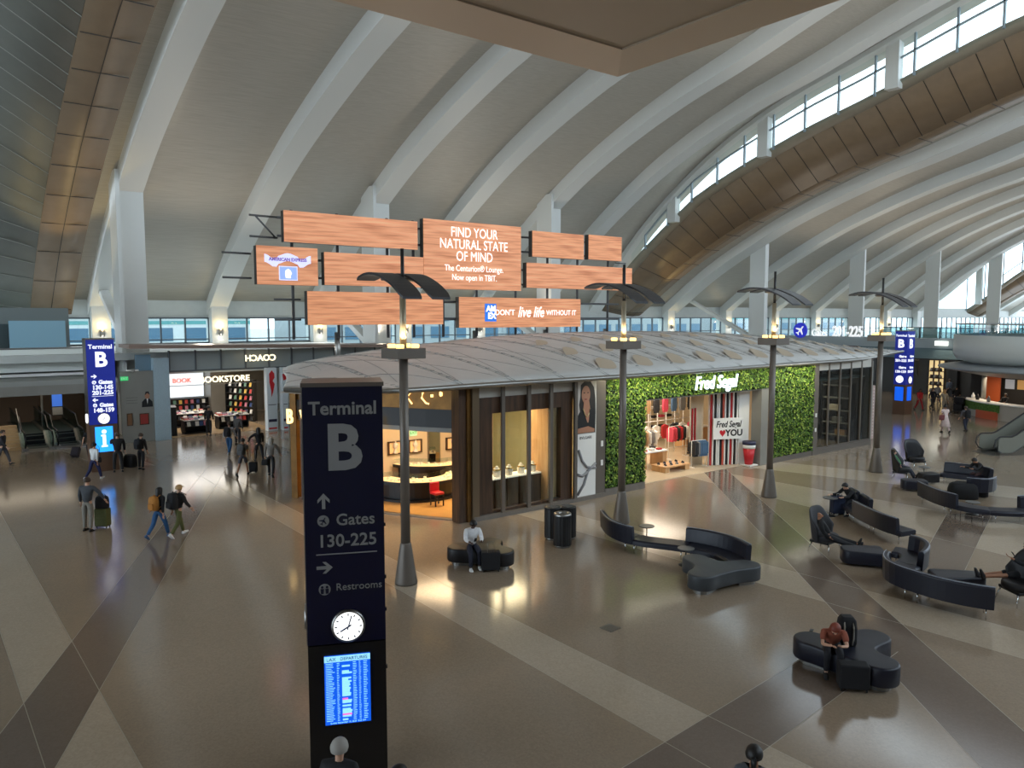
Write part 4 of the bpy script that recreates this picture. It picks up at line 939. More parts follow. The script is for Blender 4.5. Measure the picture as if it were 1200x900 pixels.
def pylon(loc, rz, label, kind):
    w, d, zb, zt = .57, .43, 2.16, 6.0
    r = thing('wayfinding_pylon', loc, label, 'information pylon', 'blue wayfinding pylons', rz=rz)
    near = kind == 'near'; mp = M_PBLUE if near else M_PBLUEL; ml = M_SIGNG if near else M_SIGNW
    MB().box(-w, w, 0, 2*d, zb, zt).build('sign_body', mp, r)
    MB().box(-w-.02, w+.02, -.02, 2*d+.02, zt, zt+.06).build('top_cap', M_DKMET, r)
    MB().box(-w, w, 0, 2*d, 0, zb-.02).build('base', M_PDARK if near else M_PWOOD, r)
    if kind != 'right': MB().box(-w-.015, -w, .02, 2*d-.02, zb, zt).build('side_trim', M_STEEL, r)
    def T(b, x, z, sz, off=.01, align='LEFT'): text('lettering', b, sz, ml, r, face_M((x, -.012, z)), ext=.004, off=off, align=align)
    T('Terminal', 0, 5.68, .27, .006, 'CENTER'); T('B', 0, 5.08, .92, .03, 'CENTER')
    if near:
        arrow(r, -.3, 4.33, 'up', .24, ml); plane_icon(r, -.31, 4.03, .085, ml, mp); T('Gates', -.13, 4.03, .24, .003); T('130-225', -.4, 3.72, .26, .004)
        MB().box(-.42, .46, -.01, 0, 3.52, 3.535).build('divider_line', ml, r)
        arrow(r, -.3, 3.33, 'right', .24, ml); flat([(-.31+.085*math.cos(2*PI*i/24), -.012, 3.0+.085*math.sin(2*PI*i/24)) for i in range(24)], 'icon_disc', ml, r, .01)
        for q in (-.035, .035): flat([(-.31+q+.02*math.cos(2*PI*i/10), -.02, 3.04+.02*math.sin(2*PI*i/10)) for i in range(10)], 'icon_head', mp, r, .006); flat([(-.31+q-.02, -.02, 2.94), (-.31+q+.02, -.02, 2.94), (-.31+q+.025, -.02, 3.015), (-.31+q-.025, -.02, 3.015)], 'icon_body', mp, r, .006)
        T('Restrooms', -.15, 3.02, .152, .0)
        clock(r, .02, 2.38+.05, .215)
        flight_board(r, -.34, .33, .92, 1.98)
        for z in (3.9, 3.1, 2.6, 1.7): MB().box(w, w+.02, -.0, .05, z, z+.05).build('edge_clip', M_BLACK, r)
        MB().lathe([(.2,0),(.19,.05)], 24, M=Matrix.Translation((-w, d, 2.45)) @ Matrix.Rotation(-PI/2, 4, 'Y')).build('side_clock', M_STEEL, r)
    elif kind == 'left':
        arrow(r, -.3, 4.35, 'right', .24, ml); plane_icon(r, -.31, 4.08, .085, ml, mp); T('Gates', -.13, 4.08, .24); T('130-145', -.4, 3.84, .26); T('201-225', -.4, 3.6, .26)
        MB().box(-.42, .46, -.01, 0, 3.44, 3.455).build('divider_line', ml, r)
        arrow(r, -.3, 3.28, 'left', .24, ml); plane_icon(r, -.31, 3.04, .085, ml, mp); T('Gates', -.13, 3.04, .24); T('148-159', -.4, 2.8, .26)
        clock(r, .02, 2.42, .23)
        s_ = MB().box(-.36, .36, -.03, 0, .9, 2.05).build('information_screen', M_IBLUE, r)
        MB().box(-.07, .07, -.036, -.03, 1.2, 1.68).box(-.13, .13, -.036, -.03, 1.12, 1.2).box(-.13, .0, -.036, -.03, 1.62, 1.68).build('information_letter', M_SCRW, s_); flat([(.1*math.cos(2*PI*i/20), -.036, 1.82+.1*math.sin(2*PI*i/20)) for i in range(20)], 'information_dot', M_SCRW, s_, .006)
        MB().lathe([(.22,0),(.21,.05)], 24, M=Matrix.Translation((-w-.01, d, 2.42)) @ Matrix.Rotation(-PI/2, 4, 'Y')).build('side_clock', M_CLK, r)
    else:
        for sgn in (0, 1):
            Mx = Matrix.Identity(4) if not sgn else Matrix.Translation((-w, d, 0)) @ Matrix.Rotation(-PI/2, 4, 'Z')
            def T2_(b, x, z, sz): text('lettering', b, sz, ml, r, Mx @ face_M((x, -.016, z)), ext=.004, off=.012, align='LEFT')
            if sgn: text('lettering', 'Terminal', .22, ml, r, Mx @ face_M((0, -.016, 5.7)), off=.006); text('lettering', 'B', .8, ml, r, Mx @ face_M((0, -.016, 5.1)), off=.03)
            T2_('Gates', -.1, 4.2, .22); T2_('201-225', -.36, 3.9, .24); T2_('Gates', -.1, 3.4, .22); T2_('130-159', -.36, 3.1, .24)
            MB().box(-.3, .3, -.03, 0, 1.0, 2.0, M=Mx).build('information_screen', M_BLUE_SCR, r)
        clock(r, .0, 2.5, .24)
        MB().lathe([(.26,0),(.25,.06)], 24, M=Matrix.Translation((-w, d, 2.55)) @ Matrix.Rotation(-PI/2, 4, 'Y')).build('side_clock', M_CLK, r)
    return r
q = ray(407, 757); k = (11.1)/(q.x*ST+q.y*CT); pn = Vector((q.x*k, q.y*k, 0))
pylon(pn, math.radians(-24.5), 'large dark navy pylon with clock and flight screen, closest to the viewpoint', 'near')
pf = gp(124, 552); pylon(pf, 0.0, 'bright blue pylon with a lit information screen beside the escalators', 'left')
q = ray(1060, 470); k = 55.0/(q.x*ST+q.y*CT); pylon(Vector((q.x*k+.6, q.y*k, 0)), 0.0, 'bright blue pylon beyond the far end of the pavilion', 'right')
# floor hatch, bins
hp = gp(715, 736); tag(MB().box(-.17, .17, -.17, .17, .001, .012).build('floor_hatch', M_DKMET, None, hp, .1), 'small dark square hatch plate set in the beige floor', 'hatch')
for k, (u, v, dsc) in enumerate(((648, 631, 'black ribbed bin with a grated top in the bin cluster, partly behind its neighbour'), (659, 640, 'black ribbed bin with a wide round steel opening, front of the bin cluster'), (665, 630, 'black ribbed bin at the back of the cluster, beside the open-topped one'))):
    b = thing('waste_bin', gp(u, v), dsc, 'waste bin', 'black bins in front of the jewellery window')
    n = 36; prof = [((.27+.008*(i % 2))*math.cos(2*PI*i/n), (.27+.008*(i % 2))*math.sin(2*PI*i/n)) for i in range(n)]
    MB().lathe([(.24,0),(.24,.06)], 20).build('steel_foot', M_STEEL, b); MB().prism(prof, .06, .98).build('bin_body', M_BLACK, b)
    if k == 1: MB().lathe([(.27,.98),(.27,1.03),(.24,1.05),(.15,1.05),(.14,.99)], 24, cap=False).build('steel_rim', M_STEEL, b); MB().lathe([(.14,.985),(.13,.99)], 20).build('bin_opening', M_BLACK, b)
    else:
        MB().lathe([(.27,.98),(.27,1.02),(.2,1.03)], 24).build('lid', M_BLACK, b); g = MB()
        for i in range(5): g.box(-.15, .15, -.14+.07*i-.008, -.14+.07*i+.008, 1.03, 1.04)
        g.build('lid_grille', M_STEEL, b)
# sconces on the rib pedestals and columns
for s in SR1+SR2[:6]:
    nm = 'beneath the sloping roof rib'
    r = thing('wall_sconce', (s+.7, 60.55, 5.9), 'cylindrical up-and-down wall light on a white rib pedestal of the back wall', 'wall light', 'wall lights on the rib pedestals')
    MB().lathe([(.16,-.25),(.16,.25)], 14).build('sconce_body', M_STEEL, r); MB().lathe([(.13,.25),(.13,.27)], 12).build('glow_lens', mat('sconce_glow', (255, 214, 130), .4, emit=5), r)
    point('sconce_light', (s+.7, 60.3, 6.4), 30, (1, .76, .36)); point('sconce_downlight', (s+.7, 60.3, 5.4), 7, (1, .95, .85))
# ================================================================ SEATING
M_LEA = mat('navy_leather', (20, 23, 38), .42, 0, .06, 3, .05); M_LEAK = mat('black_leather', (18, 18, 23), .46, 0, .06, 3, .05); M_LEAG = mat('grey_leather', (58, 62, 66), .45, 0, .05, 3, .05)
M_PIPE = mat('pale_piping', (150, 156, 170), .4)
def trefoil(a3, L, w, kk=.28, n=96):
    """smooth three-armed outline around the centre"""
    ends = [(L[i]*math.cos(a3[i]), L[i]*math.sin(a3[i])) for i in range(3)]
    def sd(x, y):
        e = 0
        for ex, ey in ends:
            l2 = ex*ex+ey*ey; h = max(0, min(1, (x*ex+y*ey)/l2)); d = math.hypot(x-ex*h, y-ey*h)-w
            e += math.exp(-d/(kk*.35))
        return -kk*.35*math.log(e)
    pts = []
    for i in range(n):
        a = 2*PI*i/n; lo, hi = .05, 3.0
        for _ in range(30):
            m = (lo+hi)/2
            if sd(m*math.cos(a), m*math.sin(a)) < 0: lo = m
            else: hi = m
        pts.append((lo*math.cos(a), lo*math.sin(a)))
    return pts, ends
def round_slab(poly, z0, z1, r, mi=0):
    """closed outline lofted upward with a rounded top edge"""
    mb = MB(); n = len(poly); cx = 0; cy = 0
    def inset(d):
        out = []
        for i in range(n):
            p0, p1, p2 = poly[i-1], poly[i], poly[(i+1) % n]
            tx, ty = p2[0]-p0[0], p2[1]-p0[1]; l = math.hypot(tx, ty) or 1
            out.append((p1[0]-ty/l*d, p1[1]+tx/l*d))
        return out
    rows = [[(x, y, z0) for x, y in inset(r*.3)], [(x, y, z0+r*.5) for x, y in poly]]
    for k in range(6):
        a = PI/2*k/5; rows.append([(x, y, z1-r+r*math.sin(a)) for x, y in inset(r*(1-math.cos(a)))])
    mb.grid(rows, closed=True, smooth=True); o = len(mb.v)-n
    mb.f.append([o+i for i in range(n)]); mb.mi.append(0); mb.sm.append(True)
    mb.f.append([i for i in range(n-1, -1, -1)]); mb.mi.append(0); mb.sm.append(False)
    return mb
def y_bench(c, arms_px, m, label, h=.5, w=.36):
    ctr = gp(c[0], c[1], h)
    a3, L = [], []
    for p in arms_px:
        q = gp(p[0], p[1], h)-ctr; a3.append(math.atan2(q.y, q.x)); L.append(max(.5, min(1.15, q.length-w)))
    o = thing('star_bench', (ctr.x, ctr.y, 0), label, 'bench', 'three-armed upholstered benches')
    pts, ends = trefoil(a3, L, w)
    round_slab(pts, .12, h, .05).build('upholstered_seat', m, o)
    for a, l in zip(a3, L):
        f = thing('plinth_foot', (0, 0, 0), None, None); bpy.data.objects.remove(f)
        mb = MB(); M = Matrix.Rotation(a, 4, 'Z')
        pl = [(l-.35+.0, -.22), (l+.02, -.22)]+[(l+.02+.2*math.cos(t), .22*math.sin(t)) for t in [-PI/2+PI*q/8 for q in range(1, 8)]]+[(l+.02, .22), (l-.35, .22)]
        mb.prism(pl, 0, .12, M=M); mb.build('steel_foot', M_STEEL, o)
    return o, ctr, a3, L
benchA = y_bench((566, 640), [(524, 640), (600, 647), (580, 630)], M_LEAK, 'black three-armed bench in front of the jewellery shop, a white-shirted person sitting on it')
benchB = y_bench((838, 664), [(806, 649), (889, 659), (814, 675)], M_LEAG, 'grey three-armed bench at the end of the curved sofa by the lamp post')
benchC = y_bench((988, 757), [(931, 742), (1034, 740), (1052, 783)], M_LEA, 'navy three-armed bench with a red-haired person hunched on it')
def resample(pts, step=.12):
    pts = [Vector(p) for p in pts]; out = []
    # Catmull-Rom through the points
    fine = []
    for i in range(len(pts)-1):
        p0, p1, p2, p3 = pts[max(i-1, 0)], pts[i], pts[i+1], pts[min(i+2, len(pts)-1)]
        for k in range(12):
            t = k/12; fine.append(.5*((2*p1)+(-p0+p2)*t+(2*p0-5*p1+4*p2-p3)*t*t+(-p0+3*p1-3*p2+p3)*t**3))
    fine.append(pts[-1]); d = 0; out = [fine[0]]
    for a, b in zip(fine, fine[1:]):
        d += (b-a).length
        if d >= step: out.append(b); d = 0
    return out
def sofa(pix, backs, label, m=M_LEA, hs=.44, hb=.84, W_=.68, piped=True):
    """serpentine bench swept along a path; backs = [(f0, f1, side)] as fractions of its length"""
    path = resample([gp(u, v, hs) for u, v in pix])
    for _ in range(3): path = [path[0]]+[(path[i-1]+path[i]*2+path[i+1])/4 for i in range(1, len(path)-1)]+[path[-1]]
    n = len(path); O = Vector((path[n//2].x, path[n//2].y, 0))
    o = thing('curved_sofa', O, label, 'sofa', 'serpentine sofas in the seating area')
    T = []
    for i in range(n):
        d = (path[min(i+1, n-1)]-path[max(i-1, 0)]); d.z = 0; T.append(d.normalized())
    NR = [Vector((-t.y, t.x, 0)) for t in T]
    P = [Vector((p.x, p.y, 0))-O for p in path]
    def sec(i, y, z): q = P[i]+NR[i]*y; return (q.x, q.y, z)
    nsec = max(2, round(n*.12/1.25)); cuts = [round(k*(n-1)/nsec) for k in range(nsec+1)]
    h = W_/2
    for a, b in zip(cuts, cuts[1:]):
        rows = []
        for i in range(a, b+1):
            e = .012 if i in (a, b) else 0
            rows.append([sec(i, -h+e, hs-.17), sec(i, -h, hs-.05), sec(i, -h+.05, hs-e), sec(i, h-.05, hs-e), sec(i, h, hs-.05), sec(i, h-e, hs-.17)])
        mb = MB(); mb.grid(rows, closed=True, smooth=False); mb.add(rows[0], [tuple(range(6))]); mb.add(rows[-1], [tuple(range(5, -1, -1))])
        mb.build('seat', m, o, bevel=.015)
        for i in (a+1, b-1):
            for y in (-h+.1, h-.1):
                q = P[i]+NR[i]*y; MB().lathe([(.012,0),(.018,hs-.16)], 8, (q.x, q.y, 0)).build('leg', M_CHROME, o)
    for f0, f1, sd in backs:
        a, b = round(f0*(n-1)), round(f1*(n-1)); rows = []
        for i in range(a, b+1):
            y0, y1 = sd*(h-.13), sd*(h+.03); zt = hb-(.02 if i in (a, b) else 0)
            rows.append([sec(i, y0, hs+.0), sec(i, y0+sd*.04, zt-.03), sec(i, y0+sd*.07, zt), sec(i, y1, zt), sec(i, y1+sd*.03, zt-.04), sec(i, y1, hs-.16)])
        mb = MB(); mb.grid(rows, closed=True, smooth=False); mb.add(rows[0], [tuple(range(6))]); mb.add(rows[-1], [tuple(range(5, -1, -1))])
        bk = mb.build('backrest', m, o, bevel=.015)
        if piped:
            mb = MB(); mb.tube([sec(i, sd*(h+.03), hb-.005) for i in range(a, b+1)], .012, 5); mb.build('piping', M_PIPE, bk)
    return o
def side_table(p, label, h=.62, r=.24):
    t = thing('side_table', gp(p[0], p[1], h)*1.0, label, 'side table', 'small round side tables'); t.location.z = 0
    MB().lathe([(.2,0),(.2,.015),(.02,.03)], 20).build('base_disc', M_BLACK, t); MB().lathe([(.018,.02),(.018,h-.03)], 10).build('stem', M_BLACK, t)
    MB().lathe([(r-.02,h-.03),(r,h-.015),(r-.01,h)], 28).build('table_top', mat('grey_table_top', (92, 92, 92), .35), t)
    return t
sofaA = sofa([(717, 611), (724, 620), (738, 627), (756, 631), (780, 634), (805, 637), (832, 642), (852, 648), (866, 656)], [(0, .36, -1), (.64, 1, 1)], 'black serpentine sofa beginning at a lamp post and ending at the grey bench', M_LEA)
side_table((758, 616), 'small round side table behind the black sofa near the lamp post'); side_table((804, 642), 'small round grey side table on the open side of the sofa, by the grey bench', .5)
sofaB = sofa([(985, 583), (1000, 592), (1014, 601), (1030, 609), (1046, 616), (1066, 622)], [(0, .16, 1), (.2, .36, 1), (.42, .95, -1)], 'navy serpentine sofa with a person leaning over beside wheeled luggage')
sofaC = sofa([(1047, 643), (1064, 646), (1071, 652), (1066, 659), (1054, 665), (1055, 674), (1078, 683), (1108, 692), (1142, 699), (1164, 702)], [(.05, .32, 1), (.42, 1, -1)], 'navy S-shaped sofa whose long curved back faces the viewpoint')
sofaD = sofa([(1087, 576), (1104, 584), (1124, 590), (1150, 595), (1178, 597), (1205, 597), (1240, 592)], [(0, .35, -1), (.72, 1, 1)], 'navy serpentine sofa on thin legs running out of view')
sofaE = sofa([(1104, 553), (1120, 555), (1138, 557), (1152, 560), (1157, 566), (1148, 571), (1134, 569)], [(0, .45, 1), (.78, 1, 1)], 'navy hooked sofa with a person bent over at its rounded end')
side_table((1140, 588), 'small round table beside the long sofa on thin legs', .45); side_table((973, 583), 'small round table behind the upright suitcase', .66, .26); side_table((1083, 547), 'small round side table beside the far straight sofa', .5)
def wing_chair(p, face, label, m=M_LEAK):
    """tall shell chair; face = heading the sitter looks to, relative to the view"""
    o = thing('wing_chair', gp(*p), label, 'armchair', 'tall shell armchairs', rz=yaw(face))
    o.scale = (1.28, 1.22, 1.2)
    # local +y is where the sitter looks
    rows = []
    for i in range(13):
        a = PI*(i/12)                                   # around the back from one arm to the other
        x = .36*math.cos(a); y = -.30*math.sin(a)+.06; k = math.sin(a); zt = .62+.48*min(1, k*1.25)**1.5
        fl = 1+.16*k
        rows.append([(x*.86, y*.86+.02, .24), (x*.95, y*.95, .45), (x*1.0*fl, y*1.04, .75 if zt > .75 else zt-.04), (x*1.1*fl, y*1.15-.03*k, zt)])
    MB().grid(rows).build('shell_back', m, o, solid=.06, subsurf=1)
    round_slab([(.31*math.cos(t)*(1 if True else 1), .30*math.sin(t)+.06) for t in [2*PI*q/28 for q in range(28)]], .30, .45, .05).build('seat', m, o)
    MB().box(-.28, .28, -.2, .28, .24, .31).build('seat_frame', M_BLACK, o, bevel=.02)
    for x in (-1, 1):
        for y in (-.16, .26): MB().tube([(x*.22, y, .26), (x*.29, y+(.06 if y > 0 else -.06), 0)], [.018, .011], 8).build('leg', M_CHROME, o)
    return o
wc1 = wing_chair((964, 645), 140, 'dark grey tall shell armchair with a person lying back, feet up', mat('charcoal_fabric', (58, 58, 62), .7))
wc2 = wing_chair((1054, 561), 125, 'black tall shell armchair with a green-shirted person', M_LEAK)
wc3 = wing_chair((1071, 548), 165, 'empty black tall shell armchair behind the green-shirted person', M_LEAK)
wc4 = wing_chair((1196, 706), -95, 'dark tall shell armchair at the S-shaped sofa end with a person stretching their legs', M_LEAK)
def ottoman(c, ang, L, W0, W1, label, m=M_LEA, h=.44):
    p = gp(c[0], c[1], h); o = thing('ottoman', (p.x, p.y, 0), label, 'ottoman', 'wedge-shaped ottomans', rz=yaw(ang))
    base = [(-L/2, -W0/2), (L/2, -W1/2), (L/2, W1/2), (-L/2, W0/2)]; poly = []
    for i in range(4):
        p0, p1, p2 = Vector(base[i-1]), Vector(base[i]), Vector(base[(i+1) % 4]); a = p1+(p0-p1).normalized()*.2; b = p1+(p2-p1).normalized()*.2
        for k in range(6):
            t = k/5; q = a*(1-t)**2+p1*2*t*(1-t)+b*t*t; poly.append((q.x, q.y))
    round_slab(poly, .07, h, .05).build('upholstered_seat', m, o)
    for x in (-L/2+.15, L/2-.15):
        for y in (-W0/2+.16, W0/2-.16): MB().lathe([(.03,0),(.03,.08)], 10, (x, y, 0)).build('foot', M_CHROME, o)
    return o
ottoman((1011, 643), 12, 1.15, .62, .95, 'navy wedge ottoman under the feet of the person lying back')
ottoman((1122, 672), 5, 1.25, .8, .6, 'navy oval ottoman beside the S-shaped sofa, bare legs resting on it')
ottoman((1071, 562), 12, .95, .5, .75, 'navy ottoman directly in front of the green-shirted person')
ottoman((1088, 554), -5, .8, .5, .6, 'black ottoman between the far armchairs and the far sofa', M_LEAK)
# ================================================================ PEOPLE
SKIN = {'light': mat('skin_light', (206, 160, 134), .55), 'tan': mat('skin_tan', (160, 112, 84), .55), 'dark': mat('skin_dark', (82, 56, 44), .5)}
HAIR = {'black': mat('hair_black', (24, 20, 18), .5), 'brown': mat('hair_brown', (62, 44, 32), .5), 'blond': mat('hair_blond', (176, 140, 92), .5), 'grey': mat('hair_grey', (168, 164, 158), .55), 'red': mat('hair_red', (122, 54, 36), .5)}
def cl(rgb): return mat('fabric_%02x%02x%02x' % rgb, rgb, .8, 0, .08, 14)
M_EYE = mat('eye_dark', (20, 16, 14), .3); M_LIP = mat('lip', (140, 82, 74), .5)
def skin_mesh(name, verts, edges, rad, roots, m, parent, sub=1, smooth=True):
    me = bpy.data.meshes.new(name); me.from_pydata([tuple(v) for v in verts], edges, []); me.materials.append(m)
    o = bpy.data.objects.new(name, me); COL.objects.link(o); o.parent = parent
    md = o.modifiers.new('skin', 'SKIN'); md.use_smooth_shade = True; md.branch_smoothing = .3
    if not me.skin_vertices: me.attributes
    for i, r in enumerate(rad):
        sv = me.skin_vertices[0].data[i]; sv.radius = r if isinstance(r, tuple) else (r, r); sv.use_root = i in roots
    if sub: s_ = o.modifiers.new('sub', 'SUBSURF'); s_.levels = sub; s_.render_levels = sub
    return o
def person(loc, face, label, top, bottom, hair='black', skin='light', H=1.72, pose=None, sleeves='long', shorts=False, style='short', skirt=None, shoes=(28, 28, 30), group=None, seat=None, build=1.0):
    P = dict(lean=3, hl=4, hr=-4, kl=4, kr=6, sl=4, sr=4, al=8, ar=8, el=12, er=12, hp=0, hy=0, spread=4, yawtop=0); P.update(pose or {})
    k = H/1.75; R = math.radians
    root = thing('person', loc, label, 'person', group, rz=yaw(face))
    V = Vector
    def legdir(f, side): return V((side*math.sin(R(P['spread'])), math.sin(R(f)), -math.cos(R(f)))).normalized()
    J = {}
    pel = V((0, 0, 0))
    up = V((0, math.sin(R(P['lean'])), math.cos(R(P['lean']))))
    for sd, n in ((-1, 'l'), (1, 'r')):
        hip = pel+V((sd*.092*k, 0, -.03*k)); f = P['h'+n]; knee = hip+legdir(f, sd)*.43*k; ank = knee+legdir(f-P['k'+n], sd*.3)*.41*k
        J['hip'+n], J['knee'+n], J['ank'+n] = hip, knee, ank
    low = min(J['ankl'].z, J['ankr'].z)-.085*k
    zoff = -low if seat is None else seat+.115*k
    off = V((0, 0, zoff))
    for q in J: J[q] = J[q]+off
    pel = pel+off
    waist = pel+up*.17*k; chest = pel+up*.36*k; nb = pel+up*.50*k
    for sd, n in ((-1, 'l'), (1, 'r')):
        sh = pel+up*.462*k+V((sd*.19*k*build, 0, 0)); f = P['s'+n]; a = P['a'+n]
        d = V((sd*math.sin(R(a)), math.sin(R(f))*math.cos(R(a)), -math.cos(R(f))*math.cos(R(a))))
        elb = sh+d*.28*k; f2 = f+P['e'+n]; a2 = a*.4-P.get('in'+n, 0)
        d2 = V((sd*math.sin(R(a2)), math.sin(R(f2))*math.cos(R(a2)), -math.cos(R(f2))*math.cos(R(a2))))
        J['sh'+n], J['el'+n], J['wr'+n], J['d'+n] = sh, elb, elb+d2*.25*k, d2
    hu = V((math.sin(R(0)), math.sin(R(P['lean']*.5+P['hp'])), math.cos(R(P['lean']*.5+P['hp']))))
    hf = V((math.sin(R(P['hy'])), math.cos(R(P['hy'])), 0)); hf = (hf-hu*hf.dot(hu)).normalized(); hx = hf.cross(hu)
    hb = nb+hu*.05*k; hc = hb+hu*.095*k+hf*.02*k; ht = hc+hu*.075*k
    sk = SKIN[skin]; b = build
    # ---- one continuous body: trunk, limbs, neck, head with nose and ears, palms and five fingers on each hand
    v, e, r = [], [], []
    def add(p, rad, to=None):
        v.append(p); r.append(rad); i = len(v)-1
        if to is not None: e.append((to, i))
        return i
    a0 = add(pel, .09*k*b); a1 = add(waist, .08*k*b, a0); a2 = add(chest, .085*k*b, a1); a3 = add(nb, .054*k, a2); a4 = add(hb, .055*k, a3); a5 = add(hc-hu*.03*k+hf*.01*k, .072*k, a4); a6 = add(hc+hu*.03*k-hf*.008*k, .086*k, a5); a7 = add(ht, .07*k, a6)
    add(hc-hu*.01*k+hf*.105*k, .014*k, a5)
    for sgn in (-1, 1): add(hc+hx*sgn*.098*k-hu*.005*k-hf*.02*k, .014*k, a6)
    roots = [a0]
    for n, sd in (('l', -1), ('r', 1)):
        s0 = add(J['sh'+n], .042*k, a2); s1 = add(J['el'+n], .038*k, s0); s2 = add(J['wr'+n], .026*k, s1)
        d = J['d'+n]; pm = J['wr'+n]+d*.06*k; s3 = add(pm, .032*k, s2)
        h0 = add(J['hip'+n], .07*k*b, a0); h1 = add(J['knee'+n], .052*k, h0); h2 = add(J['ank'+n], .038*k, h1); h3 = add(J['ank'+n]+V((0, .05, -.045))*k, .034*k, h2)
        ax = V((0, 1, 0)) if abs(d.y) < .7 else V((1, 0, 0)); ax = (ax-d*ax.dot(d)).normalized(); cx = d.cross(ax)
        for q in range(4):
            of = ax*(q-1.5)*.019*k; ln = (.06, .07, .066, .052)[q]*k
            p0 = pm+d*.012*k+of; f0 = add(p0, .0095*k); roots.append(f0); p1 = p0+d*(.03*k+ln*.4); f1 = add(p1, .0088*k, f0); p2 = p1+(d*.85-cx*.35*(-sd)).normalized()*ln*.6; f2 = add(p2, .0075*k, f1); add(p2+(d*.6-cx*.6*(-sd)).normalized()*ln*.45, .0065*k, f2)
        t0 = add(pm-d*.015*k+ax*.024*k, .011*k); roots.append(t0); t1 = add(pm+ax*.05*k+d*.015*k, .0095*k, t0); add(pm+ax*.056*k+d*.045*k, .008*k, t1)
    skin_mesh('body', v, e, r, roots, sk, root)
    # ---- eyes, mouth
    mb = MB()
    for sgn in (-1, 1): mb.ball(hc+hx*sgn*.034*k+hf*.083*k+hu*.012*k, .011*k, 8, 6)
    mb.build('eyes', M_EYE, root); MB().ball(hc+hf*.083*k-hu*.052*k, (.024*k, .01*k, .007*k), 8, 6).build('mouth', M_LIP, root)
    # ---- hair
    M = Matrix(((hx.x, hf.x, hu.x, hc.x), (hx.y, hf.y, hu.y, hc.y), (hx.z, hf.z, hu.z, hc.z), (0, 0, 0, 1)))
    if style != 'bald':
        mb = MB(); rows = []
        zl = {'short': -.02, 'long': -.16, 'bun': -.03, 'cap': .03, 'pony': -.03}[style]
        for i in range(9):
            f = i/8; row = []
            for q in range(18):
                an = 2*PI*q/18; fr = math.sin(an)      # front = +1
                th = f*(PI*.62 if fr < .2 else PI*(.62-.30*min(1, (fr-.2)/.5)))
                z = .03+.116*math.cos(th); rr = .109*math.sin(th)+.001
                if style == 'long' and fr < .25 and f > .7: z -= (f-.7)*.62; rr = .105+.02*(f-.7)
                row.append(M @ V((rr*math.cos(an)*k, (rr*1.12*math.sin(an)-.012)*k, z*k)))
            rows.append(row)
        mb.grid(rows, closed=True, smooth=True)
        if style == 'bun': mb.ball((0, -.05*k, .16*k), .05*k, 12, 8, M=M)
        if style == 'pony': mb.tube([M @ V((0, -.1*k, .05*k)), M @ V((0, -.15*k, -.02*k)), M @ V((0, -.13*k, -.16*k))], [.035*k, .04*k, .015*k], 8)
        mb.build('hair', HAIR[hair], root)
        if style == 'cap': MB().prism([(.075*k*math.cos(t), .09*k+.075*k*math.sin(t)) for t in [PI*q/10 for q in range(11)]], .055*k, .066*k, M=M).build('cap_brim', HAIR[hair], root)
    # ---- clothes
    v, e, r = [], [], []; g = .016*k
    c0 = add(pel-up*(.09 if seat is None else .02)*k, .150*k*b); c1 = add(waist, .142*k*b, c0); c2 = add(chest+up*.03*k, .150*k*b, c1); add(nb+up*.012*k, .088*k, c2)
    for n in 'lr':
        s0 = add(J['sh'+n], .078*k, c2); s1 = add(J['el'+n] if sleeves == 'long' else J['sh'+n].lerp(J['el'+n], .75), .06*k, s0)
        if sleeves == 'long': add(J['el'+n].lerp(J['wr'+n], .97), .044*k, s1)
    skin_mesh('jacket' if sleeves == 'long' else 'shirt', v, e, r, [0], cl(top), root)
    v, e, r = [], [], []
    c0 = add(pel, .138*k*b)
    add(pel+up*.08*k, .128*k*b, c0)
    for n in 'lr':
        h0 = add(J['hip'+n], .104*k*b, c0); kn = J['knee'+n]
        if shorts: add(J['hip'+n].lerp(kn, .88), .088*k, h0)
        else: h1 = add(kn, .076*k, h0); add(kn.lerp(J['ank'+n], .99), .058*k, h1)
    skin_mesh('trousers' if not shorts else 'shorts', v, e, r, [0], cl(bottom), root)
    if skirt:
        zl, rad, col = skirt
        MB().lathe([(.13*k, .12*k), (.16*k, -.02*k), (rad, -zl)], 24, (pel.x, pel.y, pel.z), cap=False).build('skirt', cl(col), root, solid=.01)
    for n in 'lr':
        a = J['ank'+n]; kn = J['knee'+n]; sd = (a-kn).normalized(); fw = V((0, 1, 0)); fw = (fw-sd*fw.dot(sd)); fw = fw.normalized() if fw.length > .3 else V((0, 0, 1))
        if P.get('toes'): fw = V((0, .25, 1)).normalized()
        x = sd.cross(fw).normalized()
        Mx = Matrix(((x.x, fw.x, -sd.x, a.x), (x.y, fw.y, -sd.y, a.y), (x.z, fw.z, -sd.z, a.z), (0, 0, 0, 1)))
        rows = []
        for yy, w_, hh in ((-.075, .6, .07), (-.05, .9, .10), (0, 1, .115), (.06, 1.05, .085), (.12, 1.1, .06), (.165, .8, .045), (.185, .35, .03)):
            rows.append([Mx @ V((.044*w_*k*math.cos(t), yy*k, -.085*k+hh*k*math.sin(t) if math.sin(t) > 0 else -.085*k)) for t in [PI*q/8 for q in range(9)]])
        mb = MB(); mb.grid(rows, smooth=True, closed=True); mb.add(rows[0], [tuple(range(9))]); mb.add(rows[-1], [tuple(range(8, -1, -1))]); mb.build('shoe', cl(shoes), root)
    root['_j'] = 0; del root['_j']
    Wm = Matrix.Translation(Vector(loc)) @ Matrix.Rotation(yaw(face), 4, 'Z')
    return {q: Wm @ J[q] for q in J if q[0] != 'd'} | {'root': root, 'chest': Wm @ chest, 'back': Wm @ (chest-V((0, .2*k, .06*k))), 'Wm': Wm, 'up': up, 'k': k, 'pel': Wm @ pel}
